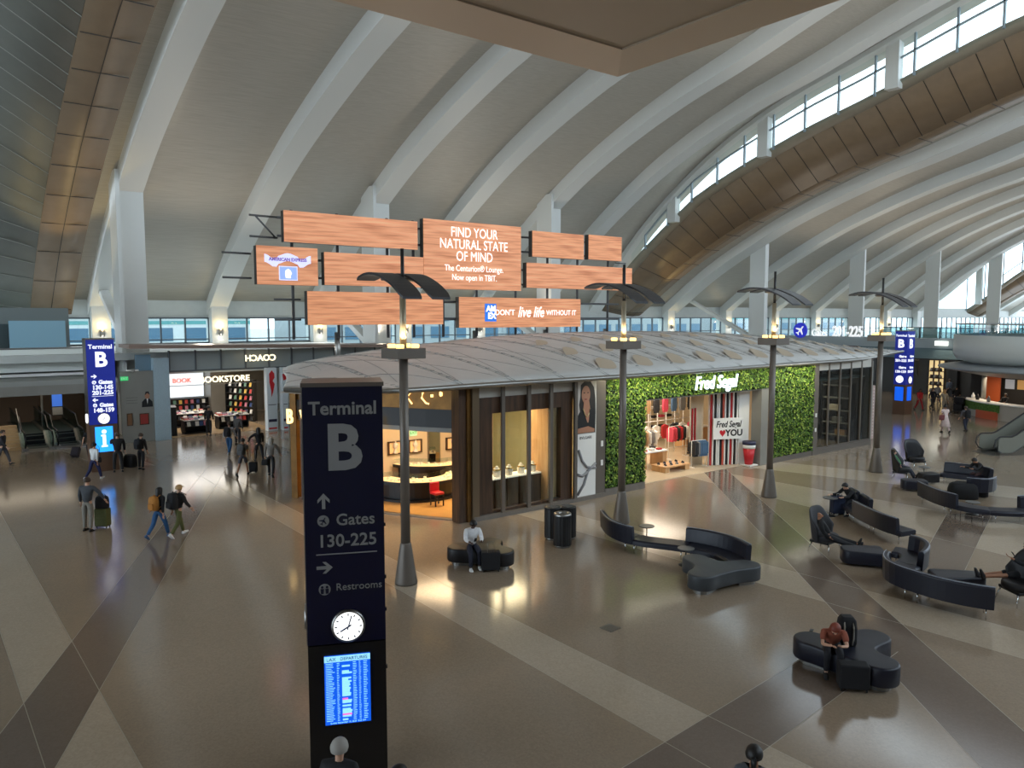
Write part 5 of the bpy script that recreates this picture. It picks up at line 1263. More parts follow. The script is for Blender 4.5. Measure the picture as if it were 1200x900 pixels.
WALK = dict(hl=22, hr=-16, kl=8, kr=24, sl=-18, sr=18, el=16, er=22, lean=5)
WALK2 = dict(hl=-16, hr=22, kl=24, kr=8, sl=18, sr=-18, el=20, er=16, lean=5)
def backpack(pj, rgb, label, k=1.0, side=0):
    c = pj['back']; r = thing('backpack', c, label, 'backpack', rz=pj['root'].rotation_euler.z)
    pl = [(-.15,-.1),(-.1,-.13),(.1,-.13),(.15,-.1),(.15,.05),(-.15,.05)]
    m = cl(rgb); mb = MB(); mb.grid([[(x*s_*k, (y*s2)*k, z*k) for x, y in pl] for s_, s2, z in ((.8,.7,-.25),(1,1,-.21),(1.02,1.05,0),(.98,.95,.14),(.75,.8,.21),(.4,.5,.23))], closed=True); mb.add([(x*.8*k, y*.7*k, -.25*k) for x, y in pl], [tuple(range(5, -1, -1))]); mb.add([(x*.4*k, y*.5*k, .23*k) for x, y in pl], [tuple(range(6))])
    mb.build('pack_body', m, r); MB().box(-.1*k, .1*k, -.19*k, -.12*k, -.2*k, .0).build('front_pocket', m, r, bevel=.02)
    for x in (-.09, .09): MB().tube([(x*k, .05*k, .17*k), (x*k, .17*k, .24*k), (x*k, .36*k, .12*k), (x*1.2*k, .34*k, -.05*k), (x*1.3*k, .05*k, -.2*k)], .014, 6).build('shoulder_strap', m, r)
    MB().tube([(-.04*k, .0, .22*k), (0, 0, .27*k), (.04*k, 0, .22*k)], .01, 6).build('grab_loop', m, r); return r
def suitcase(p, face, rgb, label, h=.56, w=.38, d=.24, handle=.42, tilt=0.0):
    r = thing('suitcase', p, label, 'suitcase', rz=yaw(face)); m = cl(rgb)
    if tilt: r.rotation_euler.x = tilt; r.location.z += .05
    MB().box(-w/2, w/2, -d/2, d/2, .06, .06+h).build('shell', m, r, bevel=.035, seg=3)
    MB().box(-w/2+.05, w/2-.05, -d/2-.02, -d/2, .12, h*.6).build('front_pocket', m, r, bevel=.008)
    for x in (-w/2+.05, w/2-.05):
        for y in (-d/2+.05, d/2-.05): MB().lathe([(.025,-.012),(.025,.012)], 12, M=Matrix.Translation((x, y, .027)) @ Matrix.Rotation(PI/2, 4, 'Y')).build('wheel', M_BLACK, r); MB().box(x-.012, x+.012, y-.012, y+.012, .03, .075).build('wheel_fork', M_BLACK, r)
    if handle:
        MB().tube([(-.09, d/2-.04, h+.05), (-.09, d/2-.04, h+.06+handle), (.09, d/2-.04, h+.06+handle), (.09, d/2-.04, h+.05)], .01, 6).build('pull_handle', M_STEEL, r)
    return r
def bag(p, face, rgb, label, w=.34, h=.26, d=.16, nm='shoulder_bag', strap=.3):
    r = thing(nm, p, label, 'bag', rz=yaw(face)); m = cl(rgb); rows = []
    for s_, z in ((.85,0),(1,.05),(1,.6),(.9,.88),(.7,1.0)): rows.append([(w/2*s_*math.copysign(abs(math.cos(t))**.6, math.cos(t)), d/2*s_*math.copysign(abs(math.sin(t))**.6, math.sin(t)), z*h) for t in [2*PI*q/20 for q in range(20)]])
    mb = MB(); mb.grid(rows, closed=True); mb.add(rows[0], [tuple(range(19, -1, -1))]); mb.add(rows[-1], [tuple(range(20))]); mb.build('bag_body', m, r)
    if strap: MB().tube([(-w*.35, 0, h*.95), (-w*.25, 0, h+strap*.8), (0, 0, h+strap), (w*.25, 0, h+strap*.8), (w*.35, 0, h*.95)], .012, 6).build('strap', m, r)
    return r
def phone(p, rz, label):
    return tag(MB().box(-.035, .035, -.004, .004, -.07, .07, M=Matrix.Rotation(-.6, 4, 'X')).build('mobile_phone', M_BLACK, None, p, rz), label, 'phone')
# ---- left side of the hall
person(gp(4, 545), 80, 'person in dark jacket and grey trousers striding at the edge by the escalators', (34, 30, 36), (72, 72, 78), 'brown', pose=WALK, H=1.74)
w1 = person(gp(106, 541), -10, 'blond person in black top walking to the escalators, pulling a dark suitcase', (26, 26, 30), (40, 40, 46), 'blond', pose=dict(WALK, sl=-32, el=4), sleeves='short', style='long', H=1.76, shoes=(225, 225, 225))
suitcase(gp(87, 537), -10, (36, 30, 38), 'small dark suitcase tilted behind the blond person by the escalators', tilt=-.75, h=.5)
w2 = person(gp(111, 562), 15, 'person in white top and navy jeans with a black shoulder bag', (226, 228, 230), (34, 42, 86), 'black', pose=dict(WALK2, sl=20), H=1.66, shoes=(235, 235, 235), style='bun')
bag(w2['pel']+Vector((.16, -.12, -.1)), 15, (24, 24, 28), 'black shoulder bag at the hip of the person in the white top', .28, .22, .12, strap=.5)
w3 = person(gp(139, 553), -25, 'broad person in black clothes reaching to the lit screen of the blue pylon', (24, 24, 26), (30, 30, 32), 'brown', pose=dict(sl=55, el=30, sr=10, spread=7), H=1.82, build=1.15)
bag(gp(153, 547), 20, (22, 22, 24), 'large black round duffel bag on the floor by the blue pylon', .62, .58, .42, 'duffel_bag', 0)
w4 = person(gp(166, 550), 10, 'person in black with a black backpack standing right of the blue pylon', (34, 30, 30), (26, 26, 30), 'brown', pose=dict(sl=30, el=60), H=1.7, style='cap'); backpack(w4, (26, 28, 32), 'black backpack worn by the person standing right of the blue pylon')
w5 = person(gp(104, 622), 4, 'grey-haired person in charcoal sweater and grey trousers, hand on stacked luggage', (66, 70, 76), (126, 122, 114), 'brown', pose=dict(sr=18, ar=38, er=10, hl=3, hr=-3, al=14), H=1.80, shoes=(40, 36, 34), build=1.08)
cs = gp(121, 618); suitcase(cs, 4, (84, 88, 48), 'olive green upright suitcase beside the person in the charcoal sweater', h=.6, w=.44, d=.28, handle=0)
bag(cs+Vector((0, 0, .665)), 4, (22, 22, 28), 'black soft bag stacked on the olive suitcase', .42, .4, .3, 'travel_bag', .08)
w6 = person(gp(187, 630), 20, 'person in black jacket and blue jeans with an orange-brown backpack', (26, 26, 30), (40, 84, 130), 'black', pose=dict(WALK2, al=40, sl=-5), H=1.68, style='long', shoes=(60, 90, 130)); backpack(w6, (176, 116, 46), 'orange-brown backpack worn by the person in blue jeans', .95)
w7 = person(gp(210, 628), 30, 'person in black top and olive trousers with a black backpack and light cap', (30, 30, 32), (84, 86, 44), 'blond', pose=WALK, H=1.72, style='cap', shoes=(220, 220, 220)); backpack(w7, (24, 24, 28), 'black backpack worn by the person in olive trousers', 1.1)
w8 = person(gp(269, 533), 5, 'person in pale grey shirt and blue jeans nearest the bookstore entrance', (176, 178, 188), (46, 92, 140), 'brown', pose=WALK, H=1.76, shoes=(200, 200, 205)); backpack(w8, (34, 34, 40), 'dark backpack worn by the person in blue jeans at the bookstore entrance')
w9 = person(gp(285, 557), 0, 'person in grey shirt and shorts with a grey backpack pulling a small case', (98, 98, 98), (74, 74, 82), 'black', 'tan', pose=dict(WALK2, sr=-14), H=1.72, shorts=True, sleeves='short'); backpack(w9, (86, 88, 90), 'grey backpack worn by the person in shorts')
suitcase(gp(297, 554), 0, (24, 24, 28), 'small black suitcase pulled by the person in shorts', h=.44, w=.34, d=.22, handle=.5)
w10 = person(gp(304, 541), -30, 'person in all black with an outstretched arm, walking to the bookstore', (22, 22, 26), (24, 24, 28), 'black', pose=dict(WALK, al=55), H=1.74, style='long')
w11 = person(gp(318, 558), -8, 'grey-haired person in grey cardigan carrying dark bags near the jewellery shop end', (126, 122, 118), (30, 30, 34), 'grey', pose=dict(WALK, ar=25), H=1.78, style='long'); bag(w11['wrl']+Vector((0, 0, -.36)), -8, (24, 24, 28), 'black handbag carried by the grey-haired person near the jewellery shop', .3, .26, .14, 'handbag', .12)
w12 = person(gp(245, 510), 0, 'person in black standing just inside the bookstore entrance', (20, 20, 22), (22, 22, 24), 'black', pose=dict(), H=1.78)
w13 = person(gp(279, 521), 10, 'person in dull grey coat behind the pale-shirted person at the bookstore', (96, 94, 94), (52, 48, 50), 'brown', pose=dict(), H=1.72)
# ---- far right walkway
person(gp(1077, 481), 175, 'person in red outfit walking beside the far blue pylon', (176, 34, 36), (150, 30, 34), 'black', 'tan', pose=WALK, H=1.7, style='long')
person(gp(1092, 480), 170, 'person in navy jacket on the far walkway beside the red-dressed person', (32, 36, 52), (46, 46, 52), 'brown', pose=WALK2, H=1.72)
person(gp(1098, 474), 10, 'person in pale shirt further along the far walkway', (170, 170, 176), (60, 62, 70), 'brown', pose=WALK, H=1.7)
person(gp(1106, 483), 0, 'person in beige coat behind the white-dressed person on the far walkway', (168, 158, 140), (150, 140, 126), 'blond', pose=WALK2, H=1.74, style='long')
person(gp(1112, 468), 5, 'tall person in blue-grey shirt deepest on the far walkway', (92, 104, 124), (50, 52, 60), 'brown', pose=WALK, H=1.82)
w14 = person(gp(1107, 507), 0, 'person in long pale pink dress walking away across the reflecting floor', (226, 204, 200), (214, 190, 186), 'black', 'tan', pose=dict(WALK, hl=10, hr=-8), H=1.72, sleeves='short', style='bun', skirt=(.55, .30, (226, 204, 200))); bag(w14['wrl']+Vector((0, 0, -.1)), 0, (120, 66, 66), 'dark red shoulder bag beside the pale pink dress', .34, .32, .16, 'handbag', .2)
w15 = person(gp(1131, 506), 2, 'person in grey shirt and jeans with a black backpack walking away across the reflecting floor', (92, 92, 98), (44, 50, 68), 'brown', pose=WALK2, H=1.64); backpack(w15, (22, 22, 26), 'black backpack worn by the person on the reflecting floor')
w16 = person(gp(1120, 478), 30, 'person in black pushing the dark cart by the food kiosk', (22, 22, 26), (30, 30, 34), 'black', pose=dict(WALK, sl=40, sr=40), H=1.74)
# ---- seated
def seat_pt(u, v, h=.46): p = gp(u, v, h); return Vector((p.x, p.y, 0))
s1 = person(seat_pt(553, 644), 165, 'person in white shirt and dark trousers sitting on the black bench with a phone', (232, 232, 234), (34, 36, 52), 'black', 'dark', pose=dict(lean=14, hl=82, hr=78, kl=84, kr=70, sl=28, sr=28, el=64, er=64, inl=18, inr=18, hp=22), H=1.76, seat=.5, shoes=(226, 226, 226))
phone((s1['wrl']+s1['wrr'])/2+Vector((0, 0, .05)), yaw(160), 'dark phone held by the person in the white shirt')
suitcase(gp(575, 669), 175, (22, 22, 26), 'black suitcase with raised handle in front of the black bench', h=.5, w=.52, d=.3, handle=.3)
s2 = person(seat_pt(974, 760), 196, 'red-haired person in rust top hunched forward on the navy bench', (150, 82, 62), (24, 24, 30), 'red', pose=dict(lean=44, hl=84, hr=84, kl=86, kr=90, sl=40, sr=40, el=70, er=70, inl=30, inr=30, hp=30), H=1.7, seat=.5, style='long', sleeves='short')
bp = thing('backpack', seat_pt(991, 757)+Vector((0, 0, .76)), 'large black backpack with pale straps standing on the navy bench', 'backpack', rz=yaw(5))
bm_ = cl((20, 20, 24)); mb = MB(); pl = [(-.17,-.12),(-.12,-.15),(.12,-.15),(.17,-.12),(.16,.1),(-.16,.1)]
mb.grid([[(x*a, y*b, z) for x, y in pl] for a, b, z in ((.9,.8,-.26),(1,1,-.2),(1,1,.1),(.9,.9,.26),(.6,.7,.33))], closed=True); mb.add([(x*.6, y*.7, .33) for x, y in pl], [tuple(range(6))]); mb.add([(x*.9, y*.8, -.26) for x, y in pl], [tuple(range(5, -1, -1))]); mb.build('pack_body', bm_, bp)
for x in (-.08, .08): MB().tube([(x, -.1, .3), (x*1.1, -.165, .15), (x*1.1, -.165, -.1), (x, -.14, -.22)], .016, 6).build('pale_strap', cl((150, 146, 136)), bp)
suitcase(gp(999, 808), 190, (18, 18, 22), 'black suitcase on the floor in front of the navy bench', h=.46, w=.55, d=.3, handle=0)
phone(seat_pt(951, 741)+Vector((0, 0, .506)), yaw(30), 'phone lying on the navy bench beside the red-haired person').rotation_euler.x = PI/2+.6
REC = dict(lean=-30, hl=76, hr=72, kl=-2, kr=-4, sl=20, sr=16, el=40, er=36, inl=20, inr=20, hp=12, toes=1, spread=3)
s3 = person(seat_pt(970, 632), 105, 'person in black asleep in the charcoal armchair with feet on an ottoman', (24, 24, 26), (26, 26, 30), 'black', 'tan', pose=REC, H=1.78, seat=.47, style='bald')
s4 = person(seat_pt(1194, 678), -86, 'person in dark top and shorts with bare legs stretched onto an ottoman', (28, 30, 34), (30, 32, 36), 'black', 'tan', pose=dict(REC, sl=50, el=70, lean=-22, hl=87, hr=84, kl=0, kr=0), H=1.85, seat=.5, shorts=True, shoes=(34, 34, 36))
phone(s4['wrl']+Vector((0, 0, .12)), yaw(-86), 'dark phone held up by the person stretching bare legs')
s5 = person(seat_pt(1054, 549), 110, 'person in green patterned shirt lying back in the black armchair', (58, 110, 66), (30, 34, 46), 'brown', pose=dict(REC, kl=40, kr=44), H=1.72, seat=.47, sleeves='short')
s6 = person(seat_pt(1151, 556), -100, 'person in black bent over reading at the rounded end of the far sofa', (24, 22, 26), (66, 44, 44), 'black', 'tan', pose=dict(lean=34, hl=84, hr=84, kl=88, kr=88, sl=40, sr=40, el=60, er=60, hp=30), H=1.72, seat=.44)
s7 = person(seat_pt(1001, 588), -110, 'person in black leaning over beside the upright navy suitcase', (20, 20, 24), (24, 26, 34), 'black', pose=dict(lean=40, hl=84, hr=84, kl=88, kr=88, sl=50, sr=50, el=40, er=40, hp=20), H=1.76, seat=.44, build=1.1)
suitcase(gp(981, 603), 175, (24, 34, 58), 'navy upright suitcase at the start of the sofa beside the leaning person', h=.62, w=.44, d=.28, handle=.1)
bag(gp(1128, 584), 10, (18, 18, 20), 'large black luggage pile bag on the floor in front of the hooked sofa', 1.05, .62, .6, 'duffel_bag', .06)
bag(gp(1149, 582), 10, (22, 22, 26), 'smaller black bag beside the large black luggage in front of the hooked sofa', .5, .55, .4, 'duffel_bag', .06)
# ---- foreground heads at the bottom edge
q = ray(884, 871); kk = (1.74-CAMH)/q.z; w17 = person(Vector((q.x*kk, q.y*kk, 0)), 20, 'person with tied-back dark hair and grey top at the bottom edge of the view', (86, 90, 96), (40, 42, 50), 'black', 'tan', pose=WALK, H=1.74, style='pony')
q = ray(396, 866); kk = (1.78-CAMH)/q.z; person(Vector((q.x*kk, q.y*kk, 0)), 10, 'white-haired person in dark clothes standing in front of the large navy pylon', (26, 26, 30), (30, 30, 34), 'grey', pose=dict(), H=1.78)
q = ray(463, 894); kk = (1.70-CAMH)/q.z; person(Vector((q.x*kk, q.y*kk, 0)), 40, 'dark-haired person whose head just enters at the bottom beside the navy pylon', (40, 40, 44), (34, 34, 38), 'black', pose=WALK, H=1.7)
# ---- shop staff
person(Vector((31.0, 25.3, .025)), 170, 'dark-dressed member of staff standing beside the tube lattice of the clothes shop', (30, 28, 30), (34, 34, 38), 'black', 'tan', pose=dict(sl=30, sr=30, el=60, er=60), H=1.72)
# ================================================================ LEFT: ESCALATORS, NOTICE WALL, BOOKSTORE
M_GLBLK = mat('bluish_column_tile', (164, 184, 194), .35, 0, .10, 26); M_RIDGE = mat('brown_ridge', (150, 128, 116), .45); M_ESC = mat('escalator_step', (62, 78, 78), .45, .4); M_HAND2 = mat('black_handrail', (20, 20, 22), .4)
M_WARMW = mat('warm_wall', (196, 164, 128), .5); M_BRIGHT = mat('lit_ceiling_panel', (255, 244, 224), .5, emit=1.6)
TB = 47.0
box_st('trim_18', 10.3, 11.12, TB-.3, TB+.6, 0, 4.7, M_GLBLK)
box_st('wall_blue_panel', 9.5, 10.3, TB+.3, TB+.5, 0, 4.9, mat('blue_grey_glass_panel', (120, 146, 162), .2))
struct(MB().hexa([(8.9,TB-1.2,5.3),(8.9,TB+1.6,5.3),(8.9,TB+1.6,5.5),(8.9,TB-1.2,5.5)], [(27.2,TB-1.2,4.98),(27.2,TB+1.6,4.98),(27.2,TB+1.6,5.18),(27.2,TB-1.2,5.18)]).build('trim_19', M_RIDGE))
cf = thing('window_canopy_band', (19.2, TB, 3.95), None, None); struct(cf)
MB().box(-8.0, 8.0, -.02, .02, 0, 1.1).build('pane', mat('grey_glass_panel', (150, 160, 162), .2), cf)
mb = MB()
for i in range(12): x = -8+16*i/11; mb.box(x-.04, x+.04, -.1, .06, 0, 1.15)
mb.box(-8, 8, -.06, .06, -.1, 0); mb.build('mullion', M_FRAME, cf)
box_st('floor_canopy', 11.1, 27, TB, 61, 3.75, 3.9, M_CONC)
struct(MB().prism([(17.3, TB+.3), (17.5, TB+.3), (20.8, 58.2), (20.6, 58.2)], 0, 3.8).build('wall_right_bookstore', M_CREAM)); box_st('wall_left_bookstore', 11.1, 11.3, TB+.6, 60, 0, 3.8, M_CREAM)
box_st('wall_back_bookstore', 11.2, 20.8, 58, 58.2, 0, 3.8, M_GREY)
struct(MB().box(13.6, 16.1, 57.9, 57.98, 1.3, 3.65).build('window_bookstore', mat('bright_shop_window', (236, 246, 255), .4, emit=.9))); box_st('wall_bookstore_nib', 16.2, 17.4, 56.5, 58, 0, 3.75, M_GREY)
box_st('floor_bookstore', 11.3, 17.3, TB+.3, 58, .002, .02, mat('bookstore_floor', (176, 150, 116), .2))
for k in range(4):
    t = thing('ceiling_light', (12.3+1.4*k, 51.5, 3.66), 'rectangular lit panel in the bookstore ceiling', 'ceiling light', 'bookstore ceiling lights'); MB().box(-.5, .5, -2.6, 2.6, 0, .06).build('light_housing', M_PAPER, t); MB().box(-.45, .45, -2.5, 2.5, -.01, 0).build('diffuser', M_BRIGHT, t)
area('bookstore_light', (14.2, 51, 3.6), 4.6, 190, (.96, .96, .95), sy=6)
bs = thing('bookstore_sign', (13.7, TB-.25, 3.45), 'lit cream bookstore lettering with small red letters before it, over the bookstore entrance', 'sign')
M_CLET = mat('lit_cream_letters', (255, 238, 196), .4, emit=2.0); M_RLET = mat('lit_red_letters', (240, 96, 80), .4, emit=1.6)
text('sign_lettering', 'BOOKSTORE', .5, M_CLET, bs, face_M((.55, 0, -.12)), ext=.03, off=.008); text('sign_red_lettering', 'BOOK', .36, M_RLET, bs, face_M((-1.9, 0, -.1)), ext=.03, off=.008)
MB().tube([(-2.6, .1, -.4), (2.9, .1, -.4)], .02, 6).build('sign_rail', M_STEEL, bs)
co = thing('reversed_fashion_sign', (16.2, TB-.9, 4.55), 'white letters seen from behind, on the glass canopy above the bookstore', 'sign')
text('sign_lettering', 'COACH', .52, M_CLET, co, face_M((0, 0, 0), PI), ext=.03, off=.008)
# banner columns
for k, (s, w) in enumerate(((17.0, .62), (17.75, .36))):
    b = thing('banner_column', (s, TB-.5-.2*k, 0), ['white banner column with a large red heart-like graphic beside the bookstore', 'narrower white banner column with red graphic next to the brass letters'][k], 'banner', 'banner columns by the bookstore')
    MB().box(-w/2, w/2, 0, .5, 0, 3.9).build('column_panel', mat('pale_blue_banner', (206, 218, 226), .5), b)
    flat([(-.17,-.01,3.55),(.0,-.01,3.75),(.16,-.01,3.55),(.17,-.01,3.3),(.05,-.01,3.1),(.17,-.01,2.9),(.06,-.01,2.4),(-.05,-.01,2.1),(-.06,-.01,2.5),(-.16,-.01,3.0)] if k == 0 else [(-.15,-.01,3.5),(.1,-.01,3.6),(.15,-.01,3.2),(-.1,-.01,3.1)], 'red_graphic', M_RED, b)
    MB().box(-w/2+.05, w/2-.05, -.01, 0, .55, .72).build('dark_strip', M_NAVY, b); MB().box(-w/2+.06, w/2-.06, -.01, 0, 1.6, 1.64).build('text_line', M_NAVY, b); MB().box(-w/2+.06, w/2-.06, -.01, 0, .1, .2).build('red_strip', M_RED, b)
# book tables and shelves
BK = [mat('book_%d' % i, c, .6) for i, c in enumerate(((196, 60, 54), (228, 224, 214), (46, 70, 120), (220, 180, 80), (40, 40, 44), (200, 120, 140), (90, 130, 110), (236, 236, 232)))]
BM = []
for i in range(8):
    mb = MB(); mb.box(-.1, .1, -.14, .14, 0, .012); mb.box(-.095, .1, -.135, .135, .012, .04, 1); mb.box(-.1, .1, -.14, .14, .04, .05); mb.box(-.1, -.09, -.14, .14, 0, .05); BM.append(mb.mesh('book', [BK[i], M_PAPER]))
def book(p, rz, tilt, i, label, grp):
    o = bpy.data.objects.new('book', BM[i]); COL.objects.link(o); o.location = p; o.rotation_euler = (tilt, 0, rz); tag(o, label, 'book', grp)
def book_table(x, y, w, d, h, label, nx, ny, grp, slope=.5):
    r = thing('book_table', (x, y, .02), label, 'table', 'book tables in the bookstore')
    MB().box(-w/2, w/2, -d/2, d/2, h-.05, h).build('tabletop', M_PAPER, r)
    MB().box(-w/2+.04, w/2-.04, -d/2+.06, d/2-.04, .0, .08).box(-w/2+.02, -w/2+.08, -d/2+.02, d/2-.02, .08, h-.05).box(w/2-.08, w/2-.02, -d/2+.02, d/2-.02, .08, h-.05).box(-w/2+.08, w/2-.08, d/2-.1, d/2-.02, .08, h-.05).build('table_case', M_BLACK, r)
    MB().box(-w/2+.08, w/2-.08, -d/2+.02, d/2-.1, h*.5-.02, h*.5+.02).build('shelf', M_BLACK, r)
    for i in range(nx):
        for j in range(ny):
            n_ = 1+(i*3+j*5) % 3
            for q in range(n_): book((x-w/2+w*(i+.5)/nx, y-d/2+d*(j+.5)/ny, .021+h+.051*q), .2*math.sin(i*2+j+q), 0, (i*5+j*3+q*2) % 8, 'book lying in the low stacks on the '+grp, 'books on the '+grp)
    for i in range(nx): book((x-w/2+.16+(w-.3)*(i+.5)/nx, y-d/2+.12, .02+h*.5+.165), 0, 1.25, (i*3+1) % 8, 'book facing out on the lower shelf of the '+grp, 'lower shelf of the '+grp)
book_table(12.9, 48.4, 1.5, .9, .85, 'white-topped book table at the front of the bookstore entrance', 5, 3, 'front book table')
book_table(15.4, 49.4, 1.9, .9, .85, 'white-topped book table beside the dark bookcase', 6, 3, 'book table beside the bookcase')
book_table(13.2, 51.6, 2.2, 1.0, .9, 'white-topped book table in the middle of the bookstore', 6, 3, 'middle book table')
def bookcase(x, y, rz, w, h, label, rows_, per, grp):
    r = thing('bookcase', (x, y, .02), label, 'bookcase', 'bookcases in the bookstore', rz=rz)
    MB().box(-w/2, w/2, .12, .16, 0, h).build('back_panel', M_BLACK, r)
    for sx in (-w/2, w/2-.04): MB().box(sx, sx+.04, -.16, .16, 0, h).build('side_panel', M_BLACK, r)
    R_ = Matrix.Translation((x, y, .02)) @ Matrix.Rotation(rz, 4, 'Z')
    for k in range(rows_+1): MB().box(-w/2+.04, w/2-.04, -.16, .12, h*k/rows_*.97, h*k/rows_*.97+.03).build('shelf', M_BLACK, r)
    for k in range(rows_):
        for i in range(per):
            p = R_ @ Vector((-w/2+.12+(w-.24)*(i+.5)/per, .0, h*k/rows_*.97+.175)); book(p, rz, 1.3, (k*3+i*5) % 8, 'book facing out on a shelf of the '+grp, 'books on the '+grp)
bookcase(17.05, 52.6, -PI/2+.45, 2.6, 2.8, 'tall black bookcase standing out from the bookstore\'s inner wall', 6, 5, 'tall black bookcase')
bookcase(11.7, 48.6, PI/2-.2, 1.6, 1.7, 'low black bookcase against the patterned column in the bookstore', 4, 4, 'low black bookcase')
bookcase(14.9, 57.3, 0, 2.6, 1.25, 'low black bookcase at the back of the bookstore under the bright window', 3, 6, 'back bookcase')
# notice wall beside the pylon
nw = thing('notice_wall', (9.45, TB-.1, 0), 'grey notice wall with a printed suited figure beside the blue pylon', 'notice wall')
MB().box(-.85, .85, 0, .15, 0, 4.0).build('panel', M_GREY, nw)
flat([(.2,-.01,1.95),(.78,-.01,1.95),(.76,-.01,2.25),(.6,-.01,2.42),(.38,-.01,2.42),(.22,-.01,2.25)], 'printed_suit', M_SUITP, nw); flat(ell(.5, 2.6, .13, .2, -.012), 'printed_face', M_SKINP, nw); flat([(.46,-.014,2.42),(.54,-.014,2.42),(.5,-.014,2.1)], 'printed_shirt', M_PAPER, nw); flat([(.37,-.016,2.62),(.42,-.016,2.82),(.58,-.016,2.83),(.63,-.016,2.64),(.5,-.016,2.74)], 'printed_hair', M_HAIRP, nw)
for z in (2.5, 2.35, 2.2): MB().box(-.6, .0, -.008, 0, z, z+.03).build('text_line', mat('dim_text', (110, 108, 104), .6), nw)
for k, (x0, x1, z0, z1, c, l) in enumerate(((8.85, 9.15, .95, 1.65, (120, 84, 54), 'narrow brown framed notice'), (9.5, 10.0, .95, 1.6, (150, 52, 46), 'red framed notice'))):
    f = thing('framed_notice', (0, TB-.13, 0), l+' on the grey notice wall below the printed figure', 'notice'); MB().box(x0, x1, 0, .03, z0, z1).build('frame', M_WOODD, f); MB().box(x0+.05, x1-.05, -.005, 0, z0+.05, z1-.05).build('print', mat('notice_%d' % k, c, .5), f)
e2 = thing('exit_sign', (8.8, TB-.16, 3.5), 'green exit sign on the grey notice wall', 'exit sign'); MB().box(-.2, .2, 0, .05, 0, .22).build('sign_box', mat('exit_green_lit', (60, 190, 110), .4, emit=.9), e2); text('sign_lettering', 'EXIT', .16, M_PAPER, e2, face_M((0, -.005, .11)))
cm_ = thing('ceiling_camera', (9.2, TB-.3, 4.02), 'white dome camera on top of the grey notice wall', 'camera'); MB().box(-.3, .3, -.1, .2, 0, .08).build('mount', M_PAPER, cm_); MB().ball((0, -.1, .0), .11).build('dome', M_GREY, cm_)
# upper gallery and escalator bay
box_st('wall_parapet', -40, 8.1, 49.6, 49.9, 4.0, 5.25, mat('white_parapet', (240, 244, 238), .45)); box_st('trim_20', -40, 8.2, 49.5, 50, 3.75, 3.9, M_PAPER); box_st('trim_21', -40, 8.2, 49.55, 49.98, 5.25, 5.33, M_STEEL)
box_st('wall_gallery_back', -40, 7.6, 57, 57.2, 4.9, 7.6, mat('dim_gallery_wall', (120, 128, 128), .5))
struct(MB().box(4.2, 7.2, 55.5, 55.6, 4.95, 6.8).build('window_gallery', mat('blue_gallery_glass', (150, 190, 210), .2)))
for k in range(3): struct(MB().box(-3+2.6*k, -.6+2.6*k, 56.7, 56.9, 4.95, 6.6).build('window_gallery_mesh', mat('dim_mesh_glass', (70, 84, 88), .3)))
struct(MB().box(-40, 8.4, 46.6, 60, 3.45, 3.7).build('ceiling_escalator_bay', mat('grey_bay_roof', (150, 152, 148), .5)))
struct(MB().box(-40, 8.4, 46.6, 46.8, 2.95, 3.45).build('trim_22', M_GREY))
box_st('wall_escalator_back', -40, 8.4, 58, 58.2, 0, 3.5, mat('dim_brown_wall', (112, 92, 74), .6)); box_st('trim_23', 7.6, 8.3, 46.7, 47.6, 0, 3.0, M_GREY); box_st('trim_24', 2.2, 2.6, 46.8, 47.2, 0, 3.0, M_GREY); box_st('trim_25', 5.2, 5.3, 51, 51.1, 0, 3.4, M_GREY)
def escalator(loc, rz, label, rise=1.0, run=6.0, w=1.0, low=1.2, bal=M_GLASSR):
    """bottom newel at the origin, climbing along +y"""
    r = thing('escalator', loc, label, 'escalator', 'escalators', rz=rz); sl = math.tan(math.radians(30)); y1 = low+rise/sl
    def zc(y): return 0 if y < low else (min(rise, (y-low)*sl))
    st_ = MB(); n = int((y1+run)/.36)
    for i in range(n):
        y = .36*i; z = zc(y+.2); st_.box(-w/2, w/2, y, y+.37, z-.35, z+.02); st_.box(-w/2, w/2, y-.004, y, z-.3, z+.0, 1)
    st_.build('steps', [M_ESC, M_BLACK], r)
    MB().box(-w/2-.2, w/2+.2, -.9, .02, 0, .025).build('landing_plate', M_STEEL, r)
    for sx in (-1, 1):
        x = sx*(w/2+.12); ys = [-.55+.25*i for i in range(int((y1+run+.5)/.25))]
        mb = MB(); mb.grid([[(x-.02, y, zc(y)+.1), (x+.02, y, zc(y)+.1), (x+.02, y, zc(y)+.9), (x-.02, y, zc(y)+.9)] for y in ys], closed=True, smooth=False); mb.build('balustrade', bal, r)
        mb = MB(); mb.grid([[(x-.14, y, max(0, zc(y)-.4)), (x+.14, y, max(0, zc(y)-.4)), (x+.14, y, zc(y)+.14), (x-.14, y, zc(y)+.14)] for y in ys], closed=True, smooth=False); mb.add([(x-.14, ys[0], 0), (x+.14, ys[0], 0), (x+.14, ys[0], .14), (x-.14, ys[0], .14)], [(0,1,2,3)]); mb.build('skirt', M_STEEL, r)
        lp = [(x, -.35, .12), (x, -.62, .25), (x, -.78, .5), (x, -.72, .78), (x, -.5, .94)]+[(x, y, zc(y)+.96) for y in ys[1:]]
        MB().tube(lp, .04, 8).build('handrail', M_HAND2, r)
    return r
e_p = gp(43, 524); escalator(Vector((e_p.x, 47.6, 0)), 0, 'escalator farther from the blue pylon, with dark green steps', .55); e_q = gp(80, 521); escalator(Vector((e_q.x, 47.6, 0)), 0, 'escalator closest to the blue pylon, with dark green steps', .55)
stp = thing('stair_flight', (gp(13, 527).x, 47.7, 0), 'short flight of warm-lit tan steps beside the escalators', 'stairs')
mb = MB()
for i in range(7): mb.box(-.42, .42, .3*i, .3*i+.3, 0, .16*(i+1))
